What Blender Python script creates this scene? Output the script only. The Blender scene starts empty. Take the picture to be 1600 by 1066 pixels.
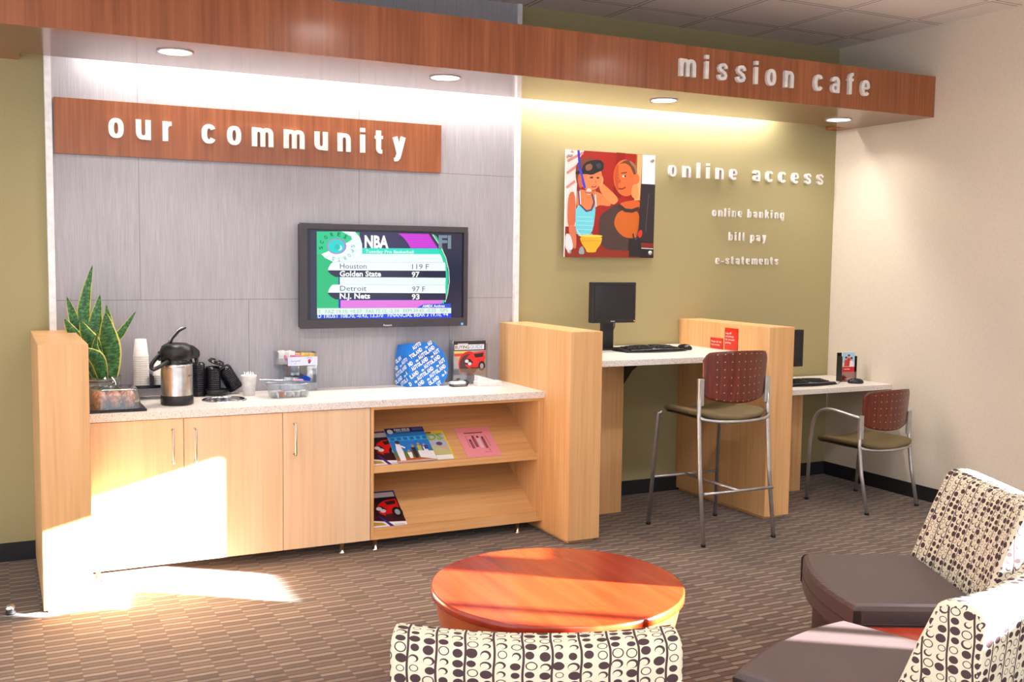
import bpy, bmesh, math, random
import numpy as np
from mathutils import Vector, Matrix
random.seed(7)
S = bpy.context.scene
COL = S.collection
PI = math.pi

# ------------------------------------------------------------------ camera, world, sun, exposure
cam_d = bpy.data.cameras.new('camera'); cam = bpy.data.objects.new('camera', cam_d); COL.objects.link(cam)
CAM = Vector((-0.2816, -6.1024, 1.6655))
YAW, PITCH, ROLL, FPX = -0.465, -0.0802, 0.0127, 1618.4
fwd = Vector((-math.sin(YAW)*math.cos(PITCH), math.cos(YAW)*math.cos(PITCH), math.sin(PITCH)))
r_ = fwd.cross(Vector((0, 0, 1))).normalized(); u_ = r_.cross(fwd)
rr = math.cos(ROLL)*r_ + math.sin(ROLL)*u_; uu = -math.sin(ROLL)*r_ + math.cos(ROLL)*u_
mw = Matrix((rr, uu, -fwd)).transposed().to_4x4(); mw.translation = CAM
cam.matrix_world = mw
cam_d.sensor_width = 36.0; cam_d.sensor_fit = 'HORIZONTAL'; cam_d.lens = FPX/1600*36.0
cam_d.clip_start = 0.05; cam_d.clip_end = 200
S.camera = cam

W = bpy.data.worlds.new('World'); S.world = W; W.use_nodes = True
bg = W.node_tree.nodes['Background']
bg.inputs['Color'].default_value = (0.85, 0.935, 1.0, 1); bg.inputs['Strength'].default_value = 1.7

sun_d = bpy.data.lights.new('sun', 'SUN'); sun_d.energy = 170.0; sun_d.angle = 0.0095; sun_d.color = (1.0, 0.975, 0.96)
sun = bpy.data.objects.new('sun', sun_d); COL.objects.link(sun)
SUN = Vector((-0.80, 0.60, -0.208)).normalized()
sun.rotation_euler = SUN.to_track_quat('-Z', 'Y').to_euler(); sun.location = (12, -10, 5)

VS = S.view_settings
S.display_settings.display_device = 'sRGB'
VS.view_transform = 'Standard'; VS.look = 'None'; VS.gamma = 1.0; VS.use_curve_mapping = False
VS.exposure = 0.0

COVE_W, CAN_W, ROOM_W = 62.0, 4.5, 22.0      # lamp powers

def area_lamp(name, loc, power, sx, sy=None, color=(1, 0.93, 0.82), parent=None, rot=(0, 0, 0), disk=False, spread=PI):
    d = bpy.data.lights.new(name, 'AREA'); d.energy = power; d.color = color; d.spread = spread
    if disk: d.shape = 'DISK'; d.size = sx
    else: d.shape = 'RECTANGLE'; d.size = sx; d.size_y = sy
    o = bpy.data.objects.new(name, d); COL.objects.link(o); o.location = loc; o.rotation_euler = rot
    if parent: o.parent = parent
    return o

# ------------------------------------------------------------------ material helpers
def lin(c):
    def f(v):
        v = v/255.0
        return v/12.92 if v <= 0.04045 else ((v+0.055)/1.055)**2.4
    return (f(c[0]), f(c[1]), f(c[2]), 1.0)

class NT:
    def __init__(s, name):
        s.m = bpy.data.materials.new(name); s.m.use_nodes = True
        s.t = s.m.node_tree; s.b = s.t.nodes['Principled BSDF']; s.out = s.t.nodes['Material Output']
    def n(s, typ, **kw):
        o = s.t.nodes.new(typ)
        for k, v in kw.items(): setattr(o, k, v)
        return o
    def l(s, a, b): s.t.links.new(a, b)
    def val(s, sock, v):
        if hasattr(v, 'is_linked'): s.l(v, sock)
        else: sock.default_value = v
    def math(s, op, a, b=0.0, c=None):
        o = s.n('ShaderNodeMath', operation=op)
        s.val(o.inputs[0], a); s.val(o.inputs[1], b)
        if c is not None: s.val(o.inputs[2], c)
        return o.outputs[0]
    def coords(s, kind='Object', scale=(1, 1, 1), rot=(0, 0, 0)):
        tc = s.n('ShaderNodeTexCoord'); mp = s.n('ShaderNodeMapping')
        mp.inputs['Scale'].default_value = scale; mp.inputs['Rotation'].default_value = rot
        s.l(tc.outputs[kind], mp.inputs['Vector']); return mp.outputs['Vector']
    def noise(s, vec, scale=5, detail=3, rough=0.5):
        o = s.n('ShaderNodeTexNoise'); s.l(vec, o.inputs['Vector'])
        o.inputs['Scale'].default_value = scale; o.inputs['Detail'].default_value = detail; o.inputs['Roughness'].default_value = rough
        return o.outputs['Fac']
    def ramp(s, fac, stops, interp='LINEAR'):
        o = s.n('ShaderNodeValToRGB'); o.color_ramp.interpolation = interp
        e = o.color_ramp.elements
        while len(e) < len(stops): e.new(0.5)
        for el, (p, c) in zip(e, stops): el.position = p; el.color = lin(c)
        s.val(o.inputs['Fac'], fac); return o.outputs['Color']
    def mix(s, fac, a, b, mode='MIX'):
        o = s.n('ShaderNodeMix', data_type='RGBA', blend_type=mode)
        s.val(o.inputs[0], fac); s.val(o.inputs[6], a); s.val(o.inputs[7], b); return o.outputs[2]
    def bump(s, h, strength=0.3, dist=0.01):
        o = s.n('ShaderNodeBump'); o.inputs['Strength'].default_value = strength; o.inputs['Distance'].default_value = dist
        s.l(h, o.inputs['Height']); s.l(o.outputs['Normal'], s.b.inputs['Normal'])
    def set(s, **kw):
        for k, v in kw.items():
            s.val(s.b.inputs[k.replace('_', ' ')], v)
        return s
    def sep(s, vec):
        o = s.n('ShaderNodeSeparateXYZ'); s.l(vec, o.inputs[0]); return o.outputs
    def comb(s, x, y, z=0.0):
        o = s.n('ShaderNodeCombineXYZ'); s.val(o.inputs[0], x); s.val(o.inputs[1], y); s.val(o.inputs[2], z); return o.outputs[0]
    def white(s, vec):
        o = s.n('ShaderNodeTexWhiteNoise', noise_dimensions='3D'); s.l(vec, o.inputs['Vector']); return o

def plain(name, c, rough=0.5, metal=0.0, spec=0.5, var=0.04, vscale=30, **kw):
    """base colour with a faint procedural variation"""
    t = NT(name); v = t.coords()
    f = t.noise(v, vscale, 2)
    a = tuple(max(0, x*(1-var)) for x in c); b = tuple(min(255, x*(1+var)) for x in c)
    t.set(Base_Color=t.ramp(f, [(0.3, a), (0.7, b)]), Roughness=rough, Metallic=metal)
    t.b.inputs['Specular IOR Level'].default_value = spec
    for k, v in kw.items(): t.b.inputs[k.replace('_', ' ')].default_value = v
    return t.m

def wood(name, dark, mid, light, grain='z', rough=0.4, fine=1.0, coat=0.0, big=1.0):
    t = NT(name)
    sc = {'z': (60*fine, 60*fine, 1.6), 'x': (1.6, 60*fine, 60*fine), 'y': (60*fine, 1.6, 60*fine)}[grain]
    v = t.coords(scale=sc); f1 = t.noise(v, 1.0, 4, 0.6)
    sc2 = {'z': (9*big, 9*big, .7), 'x': (.7, 9*big, 9*big), 'y': (9*big, .7, 9*big)}[grain]
    v2 = t.coords(scale=sc2); f2 = t.noise(v2, 1.0, 3, 0.55)
    f = t.math('ADD', t.math('MULTIPLY', f1, 0.55), t.math('MULTIPLY', f2, 0.45))
    t.set(Base_Color=t.ramp(f, [(0.32, dark), (0.5, mid), (0.68, light)]), Roughness=rough)
    t.b.inputs['Coat Weight'].default_value = coat; t.b.inputs['Coat Roughness'].default_value = 0.12
    t.bump(f1, 0.06, 0.002)
    return t.m

def clear(name, tint=(240, 245, 250), alpha=0.18, rough=0.05):
    t = NT(name)
    tr = t.n('ShaderNodeBsdfTransparent'); tr.inputs['Color'].default_value = lin(tint)
    gl = t.n('ShaderNodeBsdfGlossy'); gl.inputs['Roughness'].default_value = rough
    lw = t.n('ShaderNodeLayerWeight'); lw.inputs['Blend'].default_value = 0.35
    mx = t.n('ShaderNodeMixShader'); f = t.math('ADD', t.math('MULTIPLY', lw.outputs['Facing'], 0.5), alpha)
    t.l(f, mx.inputs[0]); t.l(tr.outputs[0], mx.inputs[1]); t.l(gl.outputs[0], mx.inputs[2])
    t.l(mx.outputs[0], t.out.inputs['Surface']); return t.m

def emit(name, c, s):
    t = NT(name); t.set(Base_Color=lin(c)); t.b.inputs['Emission Color'].default_value = lin(c); t.b.inputs['Emission Strength'].default_value = s
    return t.m

def attr_mat(name, rough=0.4, emission=0.0, spec=0.5):
    t = NT(name); a = t.n('ShaderNodeVertexColor'); a.layer_name = 'Col'
    t.b.inputs['Specular IOR Level'].default_value = spec
    if emission:
        t.set(Base_Color=(0.01, 0.01, 0.01, 1), Roughness=rough); t.l(a.outputs['Color'], t.b.inputs['Emission Color']); t.b.inputs['Emission Strength'].default_value = emission
    else: t.set(Base_Color=a.outputs['Color'], Roughness=rough)
    return t.m

# ------------------------------------------------------------------ materials
m_olive = plain('olive_paint', (168, 157, 117), 0.85, spec=0.2, var=0.02, vscale=120)
m_beige = plain('beige_paint', (218, 207, 192), 0.85, spec=0.2, var=0.02, vscale=120)
m_white = plain('white_trim_paint', (238, 236, 238), 0.45)
m_black = plain('black_plastic', (22, 22, 27), 0.38)
m_blackg = plain('black_gloss_plastic', (20, 20, 30), 0.18)
m_rubber = plain('black_rubber_base', (26, 25, 30), 0.6)
m_chrome = plain('chrome', (225, 225, 228), 0.12, 1.0)
m_steel = plain('brushed_steel', (205, 200, 196), 0.28, 1.0)
m_silver = plain('silver_paint', (188, 186, 186), 0.32, 0.75)
m_letter = plain('brushed_silver_letter', (236, 232, 230), 0.35, 0.12)
m_letterw = plain('white_letter', (245, 243, 241), 0.5)
m_maple = wood('maple_veneer', (205, 152, 98), (222, 172, 117), (232, 186, 134), 'z', 0.38)
m_maplex = wood('maple_veneer_shelf', (202, 148, 92), (219, 168, 112), (229, 182, 128), 'x', 0.42)
m_mapled = wood('maple_veneer_door', (220, 184, 146), (230, 197, 160), (237, 207, 173), 'z', 0.4)
m_cherry = wood('cherry_veneer', (124, 66, 36), (148, 84, 48), (170, 102, 62), 'z', 0.26, 0.8, 0.25)
m_cherryt = wood('cherry_table_veneer', (146, 37, 13), (161, 46, 17), (175, 57, 24), 'y', 0.22, 0.5, 0.3)
m_cherrys = wood('cherry_table_side', (150, 62, 26), (172, 78, 34), (190, 94, 44), 'z', 0.3, 0.6, 0.2)
m_soffit = wood('soffit_laminate', (112, 72, 48), (128, 84, 58), (140, 96, 68), 'x', 0.16, 0.5)
m_seat = plain('olive_brown_fabric', (112, 97, 70), 0.9, spec=0.15, var=0.12, vscale=400)
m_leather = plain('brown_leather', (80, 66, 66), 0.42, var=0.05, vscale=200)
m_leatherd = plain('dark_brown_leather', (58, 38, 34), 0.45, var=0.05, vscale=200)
m_paper = plain('white_paper', (242, 240, 238), 0.7)
m_cup = plain('white_paper_cup', (240, 237, 234), 0.6)
m_clear = clear('clear_plastic')
m_glass = clear('clear_glass', (225, 235, 235), 0.12)
m_red = plain('red_acrylic', (205, 44, 22), 0.3)
m_soil = plain('potting_soil', (86, 62, 48), 0.95, var=0.4, vscale=80)
m_pink = plain('pink_paper_packet', (238, 150, 186), 0.6)
m_yellowp = plain('yellow_paper_packet', (240, 205, 120), 0.6)
m_bluep = plain('blue_packet', (30, 90, 210), 0.4)
m_amber = plain('amber_candy', (190, 105, 55), 0.3)
m_graphic = attr_mat('printed_graphic', 0.35)
m_print = attr_mat('printed_matte', 0.6)
m_screen = attr_mat('tv_picture', 0.12, 1.0)
m_dark_screen = plain('dark_screen', (22, 20, 28), 0.15)
m_tvbezel = plain('dark_grey_bezel', (64, 60, 68), 0.4)
m_lens = emit('lamp_lens', (255, 246, 240), 14.0)
m_tube = emit('fluorescent_tube', (255, 240, 215), 12.0)

def mk_grey_panel():
    t = NT('grey_woven_laminate')
    f = t.noise(t.coords(scale=(190, 190, 6)), 1.0, 3, 0.7)
    g = t.noise(t.coords(scale=(40, 40, 3)), 1.0, 2, 0.5)
    f = t.math('ADD', t.math('MULTIPLY', f, 0.75), t.math('MULTIPLY', g, 0.25))
    col = t.ramp(f, [(0.3, (155, 154, 161)), (0.5, (169, 167, 174)), (0.7, (183, 181, 187))])
    x, y, z = t.sep(t.coords())
    # panel joints: rows split at 1.405 and 2.19, staggered vertical joints
    def line(c, at, w=0.0022): return t.math('LESS_THAN', t.math('ABSOLUTE', t.math('SUBTRACT', c, at)), w)
    hj = t.math('ADD', line(z, 1.405), line(z, 2.19))
    up = t.math('GREATER_THAN', z, 1.405); low = t.math('LESS_THAN', z, 1.405)
    vj = t.math('MULTIPLY', up, t.math('ADD', line(x, 0.453), line(x, 1.719)))
    vl = t.math('MULTIPLY', low, t.math('ADD', line(x, 1.05), line(x, 2.32)))
    j = t.math('MINIMUM', t.math('ADD', hj, t.math('ADD', vj, vl)), 1.0)
    t.set(Base_Color=t.mix(t.math('MULTIPLY', j, 0.55), col, lin((95, 90, 94))), Roughness=0.55)
    t.bump(f, 0.12, 0.002); return t.m
m_grey = mk_grey_panel()

def mk_carpet():
    t = NT('striped_carpet_tile')
    x, y, z = t.sep(t.coords())
    P, BW = 0.070, 0.121
    xx = t.math('DIVIDE', x, BW); cell = t.math('FLOOR', xx)
    half = t.math('MULTIPLY', t.math('SUBTRACT', t.math('DIVIDE', cell, 2.0), t.math('FLOOR', t.math('DIVIDE', cell, 2.0))), 1.0)
    wob = t.noise(t.coords(scale=(25, 25, 25)), 1.0, 1)
    yy = t.math('ADD', t.math('ADD', t.math('DIVIDE', y, P), half), t.math('MULTIPLY', wob, 0.12))
    row = t.math('FLOOR', yy); fr = t.math('SUBTRACT', yy, row)
    wn = t.white(t.comb(cell, row)).outputs['Value']
    pale = t.ramp(wn, [(0.0, (128, 111, 99)), (0.5, (144, 128, 116)), (1.0, (156, 140, 127))])
    tan = t.ramp(wn, [(0.0, (88, 68, 51)), (0.5, (104, 82, 62)), (1.0, (120, 96, 73))])
    edge = t.math('MAXIMUM', t.math('MULTIPLY', t.math('GREATER_THAN', fr, 0.35), t.math('LESS_THAN', fr, 0.46)), t.math('GREATER_THAN', fr, 0.90))
    base = t.mix(t.math('GREATER_THAN', fr, 0.40), pale, tan)
    big = t.noise(t.coords(scale=(1, 1, 1)), 1.1, 1)
    base = t.mix(t.math('MULTIPLY', big, 0.5), base, lin((96, 80, 76)))
    dk = t.mix(t.math('MULTIPLY', edge, 0.85), base, lin((44, 32, 26)))
    pile = t.noise(t.coords(scale=(1, 1, 1)), 260, 2)
    col = t.mix(0.22, dk, t.ramp(pile, [(0.3, (60, 46, 38)), (0.7, (190, 160, 134))]), 'OVERLAY')
    t.set(Base_Color=col, Roughness=0.95); t.b.inputs['Specular IOR Level'].default_value = 0.1
    t.b.inputs['Sheen Weight'].default_value = 0.2
    t.bump(t.math('ADD', t.math('MULTIPLY', edge, -1.0), pile), 0.5, 0.004); return t.m
m_carpet = mk_carpet()

def mk_ceiling():
    t = NT('acoustic_ceiling_tile')
    x, y, z = t.sep(t.coords())
    def grid(c, o):
        q = t.math('DIVIDE', t.math('SUBTRACT', c, o), 0.61)
        return t.math('ABSOLUTE', t.math('SUBTRACT', t.math('SUBTRACT', q, t.math('FLOOR', q)), 0.5))
    gx, gy = grid(x, 5.29), grid(y, -0.34)
    bar = t.math('GREATER_THAN', t.math('MAXIMUM', gx, gy), 0.482)
    rim = t.math('MULTIPLY', t.math('GREATER_THAN', t.math('MAXIMUM', gx, gy), 0.466), t.math('SUBTRACT', 1.0, bar))
    n = t.noise(t.coords(), 90, 4, 0.7)
    tile = t.ramp(n, [(0.35, (236, 230, 225)), (0.6, (248, 243, 239))])
    col = t.mix(rim, t.mix(bar, tile, lin((250, 246, 243))), lin((160, 148, 140)))
    t.set(Base_Color=col, Roughness=0.9); t.bump(t.math('ADD', n, t.math('MULTIPLY', bar, 1.5)), 0.5, 0.008); return t.m
m_ceil = mk_ceiling()

def mk_counter():
    t = NT('speckled_solid_surface')
    n = t.noise(t.coords(), 170, 3, 0.75); n2 = t.noise(t.coords(), 75, 2, 0.6)
    c = t.ramp(n, [(0.36, (192, 176, 164)), (0.46, (232, 225, 219)), (0.62, (243, 238, 234))])
    c2 = t.mix(t.math('MULTIPLY', t.math('GREATER_THAN', n2, 0.66), 0.35), c, lin((150, 126, 108)))
    t.set(Base_Color=c2, Roughness=0.32); return t.m
m_counter = mk_counter()

def mk_dots_fabric():
    """upholstery: vertical vine lines with filled, hollow and crescent dots on both sides (UV in metres)"""
    t = NT('dotted_vine_upholstery')
    u, v, _ = t.sep(t.coords('UV'))
    P = 0.0655
    q = t.math('DIVIDE', u, P); fu = t.math('SUBTRACT', q, t.math('FLOOR', q))
    wig = t.math('MULTIPLY', t.math('SINE', t.math('MULTIPLY', v, 55.0)), 0.02)
    line = t.math('LESS_THAN', t.math('ABSOLUTE', t.math('ADD', t.math('SUBTRACT', fu, 0.5), wig)), 0.042)
    def dots(ucol, seed):
        d0 = t.math('SUBTRACT', fu, ucol)
        vs = t.math('ADD', t.math('DIVIDE', v, 0.0255), seed*0.37)
        r = t.math('FLOOR', vs); fv = t.math('SUBTRACT', t.math('SUBTRACT', vs, r), 0.5)
        w = t.white(t.comb(t.math('ADD', t.math('FLOOR', q), seed), r, seed))
        a, b, c = t.sep(w.outputs['Color'])
        du = t.math('ADD', t.math('MULTIPLY', d0, P), t.math('MULTIPLY', t.math('SUBTRACT', a, 0.5), 0.005))
        dv = t.math('MULTIPLY', fv, 0.0255)
        rad = t.math('ADD', 0.0095, t.math('MULTIPLY', b, 0.0045))
        def dist(ox, oy):
            ex = t.math('DIVIDE', t.math('ADD', du, ox), rad); ey = t.math('DIVIDE', t.math('ADD', dv, oy), t.math('MULTIPLY', rad, 0.86))
            return t.math('SQRT', t.math('ADD', t.math('MULTIPLY', ex, ex), t.math('MULTIPLY', ey, ey)))
        d = dist(0.0, 0.0); d2 = dist(0.002, -0.0022)
        inside = t.math('LESS_THAN', d, 1.0)
        filled = inside
        ring = t.math('MULTIPLY', inside, t.math('GREATER_THAN', d, 0.78))
        cres = t.math('MULTIPLY', inside, t.math('GREATER_THAN', d2, 0.74))
        k1 = t.math('LESS_THAN', c, 0.45); k3 = t.math('GREATER_THAN', c, 0.72)
        k2 = t.math('SUBTRACT', 1.0, t.math('ADD', k1, k3))
        return t.math('ADD', t.math('ADD', t.math('MULTIPLY', k1, filled), t.math('MULTIPLY', k2, ring)), t.math('MULTIPLY', k3, cres))
    mk = t.math('MINIMUM', t.math('ADD', line, t.math('ADD', dots(0.25, 0.0), dots(0.75, 3.0))), 1.0)
    n = t.noise(t.coords('UV', (700, 700, 1)), 1.0, 2)
    bgc = t.ramp(n, [(0.3, (204, 196, 172)), (0.7, (221, 214, 195))])
    t.set(Base_Color=t.mix(mk, bgc, lin((74, 57, 60))), Roughness=0.9); t.b.inputs['Specular IOR Level'].default_value = 0.15
    return t.m
m_dots = mk_dots_fabric()

def mk_shell():
    """mahogany plywood with a grid of small light perforations (UV in metres)"""
    t = NT('perforated_mahogany_ply')
    f = t.noise(t.coords('UV', (45, 4, 1)), 1.0, 4, 0.6)
    c = t.ramp(f, [(0.3, (74, 24, 15)), (0.5, (98, 35, 21)), (0.7, (122, 48, 29))])
    u, v, _ = t.sep(t.coords('UV'))
    P = 0.047
    qv = t.math('DIVIDE', v, P); r = t.math('FLOOR', qv); fv = t.math('SUBTRACT', t.math('SUBTRACT', qv, r), 0.5)
    qu = t.math('DIVIDE', u, P); fu = t.math('SUBTRACT', t.math('SUBTRACT', qu, t.math('FLOOR', qu)), 0.5)
    d = t.math('SQRT', t.math('ADD', t.math('MULTIPLY', fu, fu), t.math('MULTIPLY', fv, fv)))
    inside = t.math('MULTIPLY', t.math('LESS_THAN', t.math('ABSOLUTE', u), 0.19), t.math('LESS_THAN', d, 0.085))
    t.set(Base_Color=t.mix(inside, c, lin((196, 140, 100))), Roughness=0.3)
    t.b.inputs['Coat Weight'].default_value = 0.2; return t.m
m_shell = mk_shell()

def mk_leaf():
    t = NT('snake_plant_leaf')
    u, v, _ = t.sep(t.coords('UV'))
    e = t.math('ABSOLUTE', t.math('SUBTRACT', u, 0.5))
    band = t.noise(t.coords('UV', (3, 26, 1)), 1.0, 3, 0.6)
    g = t.ramp(band, [(0.36, (22, 62, 34)), (0.5, (46, 104, 50)), (0.66, (96, 146, 84))])
    edge = t.math('GREATER_THAN', t.math('ADD', e, t.math('MULTIPLY', t.math('SUBTRACT', band, 0.5), 0.06)), 0.415)
    t.set(Base_Color=t.mix(edge, g, lin((218, 206, 110))), Roughness=0.35); return t.m
m_leaf = mk_leaf()

# ------------------------------------------------------------------ geometry helpers
class MB:
    def __init__(s): s.bm = bmesh.new(); s.uv = s.bm.loops.layers.uv.new('UVMap')
    def _merge(s, b2, M=None):
        if M is not None: bmesh.ops.transform(b2, matrix=M, verts=b2.verts)
        me = bpy.data.meshes.new('tmp'); b2.to_mesh(me); b2.free(); s.bm.from_mesh(me); bpy.data.meshes.remove(me)
    def box(s, x0, x1, y0, y1, z0, z1, bev=0.0, seg=2, M=None):
        b = bmesh.new(); b.loops.layers.uv.new('UVMap'); bmesh.ops.create_cube(b, size=1.0)
        for v in b.verts: v.co = Vector(((x0+x1)/2+v.co.x*(x1-x0), (y0+y1)/2+v.co.y*(y1-y0), (z0+z1)/2+v.co.z*(z1-z0)))
        if bev > 0: bmesh.ops.bevel(b, geom=b.edges[:], offset=bev, segments=seg, profile=0.5, affect='EDGES')
        s._merge(b, M); return s
    def lathe(s, prof, c=(0, 0, 0), seg=32, cap0=True, cap1=True, M=None, smooth=True, sx=1.0, sy=1.0):
        b = bmesh.new(); b.loops.layers.uv.new('UVMap'); rings = []
        for r, z in prof:
            rings.append([b.verts.new((c[0]+sx*r*math.cos(2*PI*i/seg), c[1]+sy*r*math.sin(2*PI*i/seg), c[2]+z)) for i in range(seg)])
        for A, B in zip(rings, rings[1:]):
            for i in range(seg):
                f = b.faces.new((A[i], A[(i+1) % seg], B[(i+1) % seg], B[i])); f.smooth = smooth
        if cap0 and prof[0][0] > 1e-5: b.faces.new(list(reversed(rings[0])))
        if cap1 and prof[-1][0] > 1e-5: b.faces.new(rings[-1])
        s._merge(b, M); return s
    def tube(s, pts, r, seg=10, cap=True, flat=1.0):
        b = bmesh.new(); b.loops.layers.uv.new('UVMap'); pts = [Vector(p) for p in pts]; rings = []
        n = len(pts); rad = r if isinstance(r, (list, tuple)) else [r]*n
        prev = None
        for i, p in enumerate(pts):
            d = (pts[min(i+1, n-1)]-pts[max(i-1, 0)]).normalized()
            if prev is None:
                a = d.cross(Vector((0, 0, 1)) if abs(d.z) < 0.9 else Vector((1, 0, 0))).normalized()
            else: a = (prev - d*prev.dot(d)).normalized()
            prev = a; c = d.cross(a)
            rings.append([b.verts.new(p+(a*math.cos(2*PI*k/seg)+c*flat*math.sin(2*PI*k/seg))*rad[i]) for k in range(seg)])
        for A, B in zip(rings, rings[1:]):
            for k in range(seg):
                f = b.faces.new((A[k], A[(k+1) % seg], B[(k+1) % seg], B[k])); f.smooth = True
        if cap: b.faces.new(list(reversed(rings[0]))); b.faces.new(rings[-1])
        bmesh.ops.recalc_face_normals(b, faces=b.faces)
        s._merge(b); return s
    def prism(s, poly, d0, d1, axis='z', bev=0.0, M=None, smooth=False):
        """extrude a 2-D polygon; axis z: (x,y), axis x: (y,z), axis y: (x,z)"""
        b = bmesh.new(); b.loops.layers.uv.new('UVMap')
        def P(a, c, d): return {'z': (a, c, d), 'x': (d, a, c), 'y': (a, d, c)}[axis]
        A = [b.verts.new(P(p[0], p[1], d0)) for p in poly]; B = [b.verts.new(P(p[0], p[1], d1)) for p in poly]
        b.faces.new(list(reversed(A))); b.faces.new(B); n = len(poly)
        for i in range(n):
            f = b.faces.new((A[i], A[(i+1) % n], B[(i+1) % n], B[i])); f.smooth = smooth
        bmesh.ops.recalc_face_normals(b, faces=b.faces)
        if bev > 0: bmesh.ops.bevel(b, geom=b.edges[:], offset=bev, segments=2, profile=0.5, affect='EDGES')
        s._merge(b, M); return s
    def grid(s, fn, nu, nv, uvfn=None, thick=0.0):
        b = bmesh.new(); uv = b.loops.layers.uv.new('UVMap')
        V = [[b.verts.new(fn(i/nu, j/nv)) for i in range(nu+1)] for j in range(nv+1)]
        for j in range(nv):
            for i in range(nu):
                f = b.faces.new((V[j][i], V[j][i+1], V[j+1][i+1], V[j+1][i])); f.smooth = True
                for lp, (a, c) in zip(f.loops, ((i, j), (i+1, j), (i+1, j+1), (i, j+1))):
                    lp[uv].uv = uvfn(a/nu, c/nv) if uvfn else (a/nu, c/nv)
        if thick:
            bmesh.ops.recalc_face_normals(b, faces=b.faces)
            bmesh.ops.solidify(b, geom=b.faces[:], thickness=thick)
        s._merge(b); return s
    def ball(s, c, r, sx=1, sy=1, sz=1, sub=2):
        b = bmesh.new(); b.loops.layers.uv.new('UVMap'); bmesh.ops.create_icosphere(b, subdivisions=sub, radius=r)
        for f in b.faces: f.smooth = True
        s._merge(b, Matrix.Translation(c) @ Matrix.Diagonal((sx, sy, sz, 1))); return s

def part(name, mb, mat, parent=None, world=False, label=None):
    """link ONE mesh object; geometry is in the thing's own coordinates (world=True: in room coordinates)"""
    bm = mb.bm if isinstance(mb, MB) else mb
    root = parent
    while root is not None and root.parent is not None: root = root.parent
    if world and root is not None:
        bmesh.ops.translate(bm, verts=bm.verts, vec=-root.location)
    me = bpy.data.meshes.new(name); bm.to_mesh(me); bm.free()
    me.materials.append(mat)
    o = bpy.data.objects.new(name, me); COL.objects.link(o)
    if parent is not None: o.parent = parent
    if label: o['label'] = label
    return o

def thing(name, label, cat, loc=(0, 0, 0), rz=0.0, group=None):
    o = bpy.data.objects.new(name, None); COL.objects.link(o); o.empty_display_size = 0.05
    o.location = loc; o.rotation_euler = (0, 0, rz); o['label'] = label; o['category'] = cat
    if group: o['group'] = group
    return o

def single(name, mb, mat, label, cat, loc=(0, 0, 0), rz=0.0, group=None, rot=None):
    """a thing that is one mesh (geometry in its own coordinates)"""
    o = part(name, mb, mat); o.location = loc; o.rotation_euler = rot or (0, 0, rz)
    o['label'] = label; o['category'] = cat
    if group: o['group'] = group
    return o

def struct(name, mb, mat, label=None, cat=None, parent=None):
    o = part(name, mb, mat, parent)
    if parent is None:
        o['kind'] = 'structure'
        if label: o['label'] = label
        if cat: o['category'] = cat
    return o

def copy_tree(o, parent=None):
    c = o.copy(); COL.objects.link(c)
    if parent is not None: c.parent = parent
    for ch in list(o.children):
        if ch.type == 'LIGHT': continue
        copy_tree(ch, c)
    return c

# ------------------------------------------------------------------ text and flat graphics
_tc = {}
def text_geo(body, bold=0.0, res=3, extrude=0.0, bevel=0.0):
    key = (body, bold, res, extrude, bevel)
    if key in _tc: return _tc[key]
    cu = bpy.data.curves.new('txt', 'FONT'); cu.body = body; cu.size = 1.0; cu.offset = bold; cu.resolution_u = res
    cu.extrude = extrude; cu.bevel_depth = bevel; cu.bevel_resolution = 1
    ob = bpy.data.objects.new('txt', cu); COL.objects.link(ob)
    dg = bpy.context.evaluated_depsgraph_get(); me = bpy.data.meshes.new_from_object(ob.evaluated_get(dg))
    vs = np.array([v.co[:] for v in me.vertices]) if len(me.vertices) else np.zeros((0, 3)); fs = [tuple(p.vertices) for p in me.polygons]
    bpy.data.objects.remove(ob); bpy.data.curves.remove(cu); bpy.data.meshes.remove(me)
    _tc[key] = (vs, fs); return _tc[key]
XH = float(text_geo('x')[0][:, 1].max()); CAPH = float(text_geo('H')[0][:, 1].max())

def quad_map(q, w, h):
    """maps measured corner quad (tl, tr, br, bl) to metric (0..w, 0..h), origin bottom-left"""
    dst = [(0, h), (w, h), (w, 0), (0, 0)]; A = []; B = []
    for (x, y), (u, v) in zip(q, dst):
        A += [[x, y, 1, 0, 0, 0, -u*x, -u*y], [0, 0, 0, x, y, 1, -v*x, -v*y]]; B += [u, v]
    H = np.linalg.solve(np.array(A, float), np.array(B, float))
    def f(x, y):
        d = H[6]*x+H[7]*y+1; return ((H[0]*x+H[1]*y+H[2])/d, (H[3]*x+H[4]*y+H[5])/d)
    return f

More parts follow.
